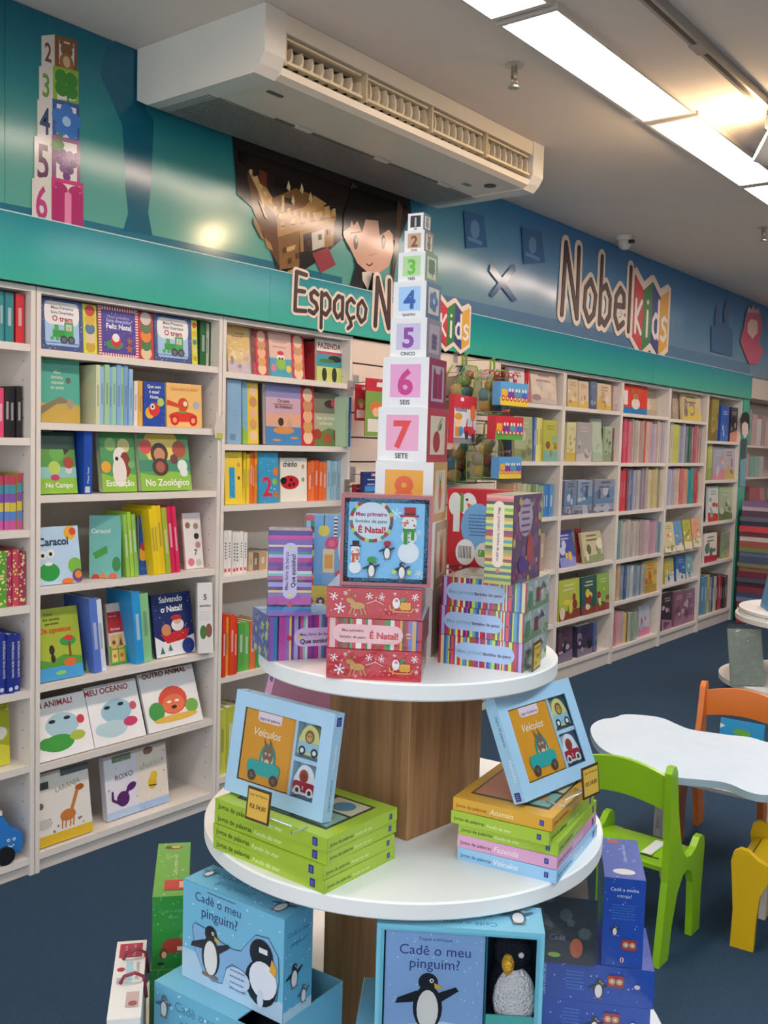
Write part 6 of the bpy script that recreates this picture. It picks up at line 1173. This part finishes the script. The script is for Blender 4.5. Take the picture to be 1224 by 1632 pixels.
spines('F',2,988,1056,745,['c8283c','d02f44','7a4a54','8a8aa4','5a6a90','a8b0c4','3a4a84','c8b8ac','8a9cc0','a88a90','6a7aa8','b8a8a0','d8ccb0','c8b460','c8bca0','d0c08c','b8ac94','a89c80','c8c0a8'],dy=.02,jit=.08,mat='wrapped',wj=.6)
spines('F',3,985,1054,828,['5a9aa0','a8b0a4','c8c0b8','b8b0a8','d0c4b8','a8a498','c8bcb0','b8a8a4','c0b8b4','a89c94','b89ca0','c8b0b8','a890a0','c88aa0','c8a0b4','9a90a8','5a9a98'],dy=.015,jit=.10,mat='wrapped',wj=.5)
spines('F',4,983,1029,900,['d8b888','8a94a4','3f5a84','a8b4bc','8aa4b4','c8ccc4','7a8ca8','98acb8','5a7494','b8b4a8','a8a89c'],dy=.02,jit=.05,mat='wrapped'); book('mustard yellow picture book with red dots','F',4,1031,1051,893,'c8b03c',misc(81,'c8b040','a88a30','c85a3c'),dy=.03,lean=.03,t=.02)
spines('F',5,980,1016,975,['d88a94','e0a8ac','c8b0b4','e0c070','7a5a4c','b8b8a4','8aa484','a8b49c','9a8a7c'],dy=.02,jit=.06,mat='wrapped'); book('pale grey picture book with a pink cloud','F',5,1018,1035,966,'b8c0c8',misc(83,'b8c0cc','d87a9c','c83a5c','a8b0c0'),dy=.05,lean=.05,t=.02)
book('grey beige wrapped picture book tilted back','G',0,1073,1086,622,'b8a898',misc(85,'b8a898','a89888','c8bcb0'),dy=.06,lean=.10,t=.02,mat='wrapped'); book('sand coloured picture book with tiny figures','G',0,1088,1118,625,'d8c490',misc(86,'d8c494','e0c850','a8907c','8a7a6c'),dy=.03,lean=.10,t=.02,mat='wrapped')
spines('G',1,1067,1112,672,['c8c4b0','d0cc60','c8d04c','b8b4b0','8a90ac','b0b8c4','7a7c94','4a7a5c','2f6a50','a87a84','b0485c','c88a90'],dy=.02,jit=.08,mat='wrapped'); spines('G',1,1113,1122,682,['c8a890','3a3234'],dy=.03,kind='slim book')
spines('G',2,1063,1110,746,['a8b4cc','c8bccc','b8b0c4','c8b8a8','e0c09c','c86a7c','d8784c','e0a080','5a9aa8','2f9a94','c83430'],dy=.02,jit=.06,mat='wrapped'); spines('G',2,1112,1118,755,['c8a494'],dy=.03,kind='slim book')
for k, (a, b, c, l) in enumerate(((1059,1076,'d8c89c','cream'),(1078,1090,'6a9ad0','light blue'),(1092,1104,'b8b84c','lime'),(1106,1118,'e0a484','peach'))): book(f'{l} picture book leaning in a row of four pastel covers','G',3,a,b,833-2*k,c,misc(90+k,c,'e8dcc0','c8784c','8a9a5c'),dy=-.01,lean=.18,yaw=-8,t=.02)
for k, (a, b, c, l) in enumerate(((1060,1074,'c8b44c','mustard'),(1078,1092,'3a6ab0','royal blue'),(1094,1104,'7ab0b8','aqua'))): book(f'{l} picture book in a row of three covers','G',4,a,b,890-3*k,c,misc(95+k,c,'d8d8d0','2f5a9a','a8c8d8'),dy=.02,lean=.08,t=.03)
for k, (a, b, c, l) in enumerate(((1054,1070,'3a3034','black penguin'),(1074,1090,'8a6074','mauve princess castle'),(1093,1110,'806078','plum princess castle'))): book(f'{l} large picture book','G',5,a,b,[945,942,938][k],c,misc(98+k,c,'a87a90','6a4a60','c8a8b4'),dy=.02,lean=.03,t=.05)
book('olive gold tall book','H',0,1132,1143,634,'9a8a3c',misc(101,'9a8a40','7a6a30','b8a860'),dy=.03,t=.04); book('royal blue tall book with pale lettering','H',0,1147,1160,648,'2458b8',misc(102,'2458b8','3a70c8','c8d4ec'),dy=.03,t=.03); book('black and peach picture book','H',0,1166,1177,650,'2f2c3a',misc(103,'2f2c3c','d8886a','c8a88c'),dy=.03,t=.03)
book('lime slim picture book','H',1,1126,1133,708,'b8bc60',misc(104,'b8c064','98a84c','d0d090'),dy=.03,t=.02); book('grey blue picture book with a pink tower','H',1,1136,1154,712,'a8acc0',misc(105,'a8acc0','d88a9c','c8c8d4'),dy=.03,lean=.04,t=.02); book('lavender picture book with a bee','H',1,1157,1174,714,'b8b4c4',misc(106,'bcb8c8','c8b070','8a6a54'),dy=.03,lean=.04,t=.02)
book('white balloon picture book with red balloon','H',2,1128,1144,775,'d8dcd8',misc(107,'dce0dc','c8402c','8ab0a8'),dy=.03,lean=.04,t=.02); book('sage green picture book with olive balloon','H',2,1149,1170,775,'a8b894',misc(108,'acbc98','6a7a4c','c8d0b8'),dy=.03,lean=.04,t=.02)
book('white picture book with a red dragon','H',3,1122,1142,850,'e4e0da',misc(109,'e6e2dc','b82c3c','5a7a6a'),dy=.02,lean=.04,t=.02); book('sage picture book beside a peach spine','H',3,1150,1160,848,'8aa084',misc(110,'8aa488','b8b870','6a8a8c'),dy=.04,t=.02); spines('H',3,1162,1167,848,['d89a80'],dy=.03,kind='slim book')
spines('H',4,1117,1164,917,['5a90b0','6a9ab4','c8cc60','8a94a8','3a4a6c','c8c8b8','5a3a40','c84a5c','8a3444','3a3034','4a4044','7a4a44'],dy=.03,jit=.08,wj=.4)
# ================================================================== goods on the slatted panel
SY = 2.986
def hook(px, py, ln, Y=SY):
    p = onY(px,py,Y) if py is not None else px; r = thing('wire_hook','bent metal peg hook set in a groove of the slatted panel','hook',(p.x,Y,p.z),0,'peg hooks on the slatted panel')
    MB().box(-.02,.02,-.002,.0015,-.035,.035,'d8d0cc').build('clip','metal',r); MB().tube([(0,-.002,.0),(0,-ln,.0),(0,-ln-.01,.012)],.0025,'b8b0ac',6).build('prong','metal',r)
    return p
def hang(x, z, Y): hook(Vector((x,SY,z)), None, SY-Y+.012)
def card(label, px0, py0, px1, py1, Y, c, art, t=.004, mat='card', name='carded_toy', cat='toy', yaw=0):
    a = onY(px0,py1,Y); b = onY(px1,py1,Y); w = b.x-a.x; h = zat(py0,a.x,Y)-a.z
    r = thing(name,label,cat,((a.x+b.x)/2,Y,a.z),math.radians(yaw)); MB().box(-w/2,w/2,-t/2,t/2,0,h,c).build('backing_card',mat,r); A = Art(w,h); art(A); A.put(r,fmat((-w/2,-t/2,0),(1,0,0),(0,0,1)),'card_print',mat)
    MB().box(-.012,.012,-t/2-.0004,t/2+.0004,h-.022,h-.012,'3a3030').build('hang_slot','plastic',r); hang((a.x+b.x)/2,a.z+h-.015,Y)
    return r
toy = lambda c1,c2,c3: (lambda A:(A.bg(c1),A.rect(0,.78*A.H,1,.22*A.H,'c0283a'),A.rect(.5,.86*A.H,.3,.08*A.H,'ecdcd8'),A.ell(.5,.5*A.H,.30,.22,c2),A.ell(.5,.42*A.H,.16,.16,c3),A.rect(.12,.08*A.H,.7,.22*A.H,'e0d8cc')))
card('red carded toy with a girl in a green dress hanging from a hook',583,602,612,695,2.86,'b8283a',toy('7aa04c','d8743c','e8b890'),yaw=-8)
card('narrow red carded toy hanging behind the girl card',565,612,584,670,2.92,'b8283a',toy('a8343c','8a9a4c','e0b090'))
card('navy carded game hanging low beside the number block tower',576,752,600,787,2.88,'1f2f6a',lambda A:(A.bg('24387a'),A.rect(.5,.8*A.H,.4,.12*A.H,'d8b8c4'),A.rect(.1,.1*A.H,.8,.26*A.H,'4a90d0'),A.lines(.5,.62*A.H,.5,2,.2,'c8d0e8',.05)),t=.02)
card('dark red small carded game next to the navy one',563,772,576,787,2.92,'8a2434',lambda A:(A.bg('9a2838'),A.lines(.5,.5*A.H,.7,1,.2,'e0c0c4',.08)),t=.02)
def emb(A):
    H = A.H; A.bg('d8e0ec'); A.rect(0,.80*H,1,.20*H,'c8283c'); [A.ell(.06+.11*k,.80*H,.07,None,'c8283c',new=k == 0) for k in range(9)]; A.rect(.26,.88*H,.14,.07*H,'f0e0e0'); A.text('encaixinhos',.30,.66*H,.13,'3a4a6c',bold=.02,wmax=.5)
    A.rect(0,0,1,.12*H,'8a8a98'); A.ell(.18,.46*H,.14,.14,'e8c8a0'); A.ell(.18,.56*H,.17,.06,'d8a030'); A.rect(.06,.14*H,.24,.2*H,'e08a2c'); A.poly([(.42,.22*H),(.95,.12*H),(.98,.28*H),(.86,.32*H),(.84,.50*H),(.56,.52*H),(.52,.36*H),(.42,.34*H)],'c83048'); A.rect(.58,.36*H,.24,.16*H,'b8d0e4'); A.ell(.56,.18*H,.08,None,'3a3a44'); A.ell(.86,.12*H,.08,None,'3a3a44'); A.ell(.82,.64*H,.12,.14,'e07a3c'); A.ell(.30,.26*H,.10,.08,'3a90d0')
card('large red and white carded vehicle fitting toy right of the tower',709,628,762,706,2.72,'c8283c',emb,t=.03,yaw=12)
def bag(label, px, py, Y, s=1, cols=('e0703c','4a90b8','d8b048','e8d8c8')):
    """clear zipped bag with green trim and plush blocks inside"""
    p = onY(px,py,Y); r = thing('toy_bag',label,'toy bag',(p.x,Y,p.z)); w, h, d = .20*s, .24*s, .10*s
    prof = [(-w/2,0),(w/2,0),(w/2*1.02,h*.45),(w/2*.9,h*.75),(w*.2,h),(-w*.2,h),(-w/2*.9,h*.75),(-w/2*1.02,h*.45)]
    sh_ = MB(); n = len(prof)
    for y in (-d/2,d/2): sh_.face([(u,y,v) for u,v in prof],'ffffff')
    for i in range(n): a, b = prof[i], prof[(i+1)%n]; sh_.face([(a[0],-d/2,a[1]),(b[0],-d/2,b[1]),(b[0],d/2,b[1]),(a[0],d/2,a[1])],'ffffff')
    sh_.build('clear_shell','crinkled_film',r)
    for y in (-d/2,d/2): MB().tube([(u,y,v) for u,v in prof+[prof[0]]],.0035*s,'8ab84a',6).build('trim','plastic',r)
    MB().box(-w/2+.004,w/2-.004,-d/2+.004,d/2-.004,.002,.006,'7aa844').build('base','plastic',r)
    MB().tube([(-.02*s,0,h),(-.018*s,0,h+.05*s),(.0,0,h+.065*s),(.018*s,0,h+.05*s),(.02*s,0,h)],.006*s,'86b83c',6).build('handle','plastic',r); hang(p.x,p.z+h+.056*s,Y)
    for k, (x, y, z, rx, ry, rz_, c) in enumerate(((-.048,-.005,.040,.048,.040,.034,cols[0]),(.048,.005,.038,.046,.040,.032,cols[1]),(-.005,-.02,.095,.060,.024,.030,cols[2]),(.052,.008,.100,.040,.034,.034,cols[3]),(-.056,.008,.105,.036,.034,.036,cols[1]),(.0,.0,.155,.056,.030,.034,cols[0]),(.03,-.01,.188,.030,.026,.028,cols[3]))):
        MB().ball(x*s,y*s,z*s+.004,rx*s,ry*s,rz_*s,c).build('plush_block','plush',r)
    return r
bag('clear green trimmed bag of plush toys hanging highest on the slatted panel',782,662,2.80,1,('f0a838','3f9ac0','e8e0d0','e05a34'))
bag('clear green trimmed bag with a plush truck, lower on the slatted panel',772,764,2.80,1,('f0c860','c8beb0','d86848','f0e4d8'))
bag('clear green trimmed bag half hidden behind the vehicle toy card',738,655,2.925,1,('9ac070','e0b868','6aa8d0','e0844c'))
bag('clear green trimmed bag of blue plush under the vehicle toy card',730,770,2.925,1,('e0a858','2f80b0','b05a50','4aa0c8'))
def train(label, px0, py0, px1, py1, Y, sky, ground):
    def f(A):
        H = A.H; A.bg(sky); A.rect(0,0,1,.34*H,ground); A.rect(.04,.34*H,.20,.34*H,'e8b030')
        for k, c in enumerate(('7a3a9a','4a9ab8','3a6ac8')): A.rrect(.27+.24*k,.32*H,.22,.28*H,.03,c); [A.ell(.32+.24*k+q,.66*H,.035,None,'f0dcc8') for q in (0,.10)]
        A.k += 1; [A.ell(.10+.14*k,.30*H,.05,None,'c8283a',new=False) for k in range(7)]
        A.k += 1; [A.ell(.10+.14*k,.30*H,.025,None,'f0e0dc',new=False) for k in range(7)]
    a = onY(px0,py1,Y); b = onY(px1,py1,Y); w = b.x-a.x; h = zat(py0,a.x,Y)-a.z; d = .05
    r = thing('train_puzzle_box',label,'toy box',((a.x+b.x)/2,Y+d/2,a.z)); MB().box(-w/2,w/2,-d/2,d/2,0,h,sky,bev=.0015).build('carton','card',r); A = Art(w,h); f(A); A.put(r,face('front',w,d,h),'front_print','card')
    MB().tube([(-.03,0,h),(-.026,0,h+.03),(.026,0,h+.03),(.03,0,h)],.004,'c83a4a',6).build('handle','plastic',r); hang((a.x+b.x)/2,a.z+h+.024,Y+d/2)
train('blue and yellow train puzzle box, highest of three on the slatted panel',797,607,841,645,2.62,'5aa0d8','e8cc3c')
train('red and green train puzzle box, middle of three on the slatted panel',789,662,833,700,2.60,'c83040','5aa84c')
train('blue and yellow train puzzle box, lowest of three on the slatted panel',795,728,830,763,2.62,'5a9ad0','e8cc40')
# spring display coil
cp = onY(775,592,2.70); r = thing('display_coil','red plastic spiral hanging strip above the train boxes','display strip',(cp.x,2.70,cp.z))
MB().tube([(.008*k,.010*math.cos(k*1.1),.010*math.sin(k*1.1)) for k in range(40)],.0025,'b83040',5).build('spiral','plastic',r); MB().tube([(0,0,0),(.0,.286,.0)],.0025,'b8b0ac',6).build('peg','metal',r)
# small paper figure clipped to the bookcase upright
p = onY(348,690,2.984); r = thing('paper_figure','small paper cat figure clipped to the upright between the first bookcases','decoration',(p.x,2.981,p.z))
MB().prism([(-.02,-.02),(.02,-.02),(.025,.03),(.015,.055),(.02,.085),(.008,.07),(-.006,.07),(-.018,.085),(-.016,.05),(-.026,.02)],-.002,.002,'y','d8ccc4').build('cut_out','paper',r); MB().box(-.015,.02,-.003,-.0022,-.022,.0,'b8c060').build('skirt','paper',r)
# child figure print on the end panel
r = thing('character_cutout','flat printed cut-out of a girl with black hair on the teal end panel','cutout',(0,0,0)); A = Art(1,1); A.noclip = True
def ep(pts, c, k): MB().prism([(onY(*q,2.975).x,onY(*q,2.975).z) for q in pts][::-1],2.974-.0012*k,2.9735-.0012*k+.0008,'y',c).build(['hair','face','coat','dress'][k],'foam',r)
ep([(1180,668),(1184,658),(1190,656),(1194,662),(1195,680),(1192,690),(1181,686)],'2a2426',0); ep([(1182,676),(1187,672),(1192,676),(1192,690),(1187,699),(1182,690)],'e8d4cc',1); ep([(1181,700),(1190,699),(1188,730),(1180,732)],'4a545c',2); ep([(1179,733),(1189,730),(1187,775),(1178,775)],'7ab0c4',3)
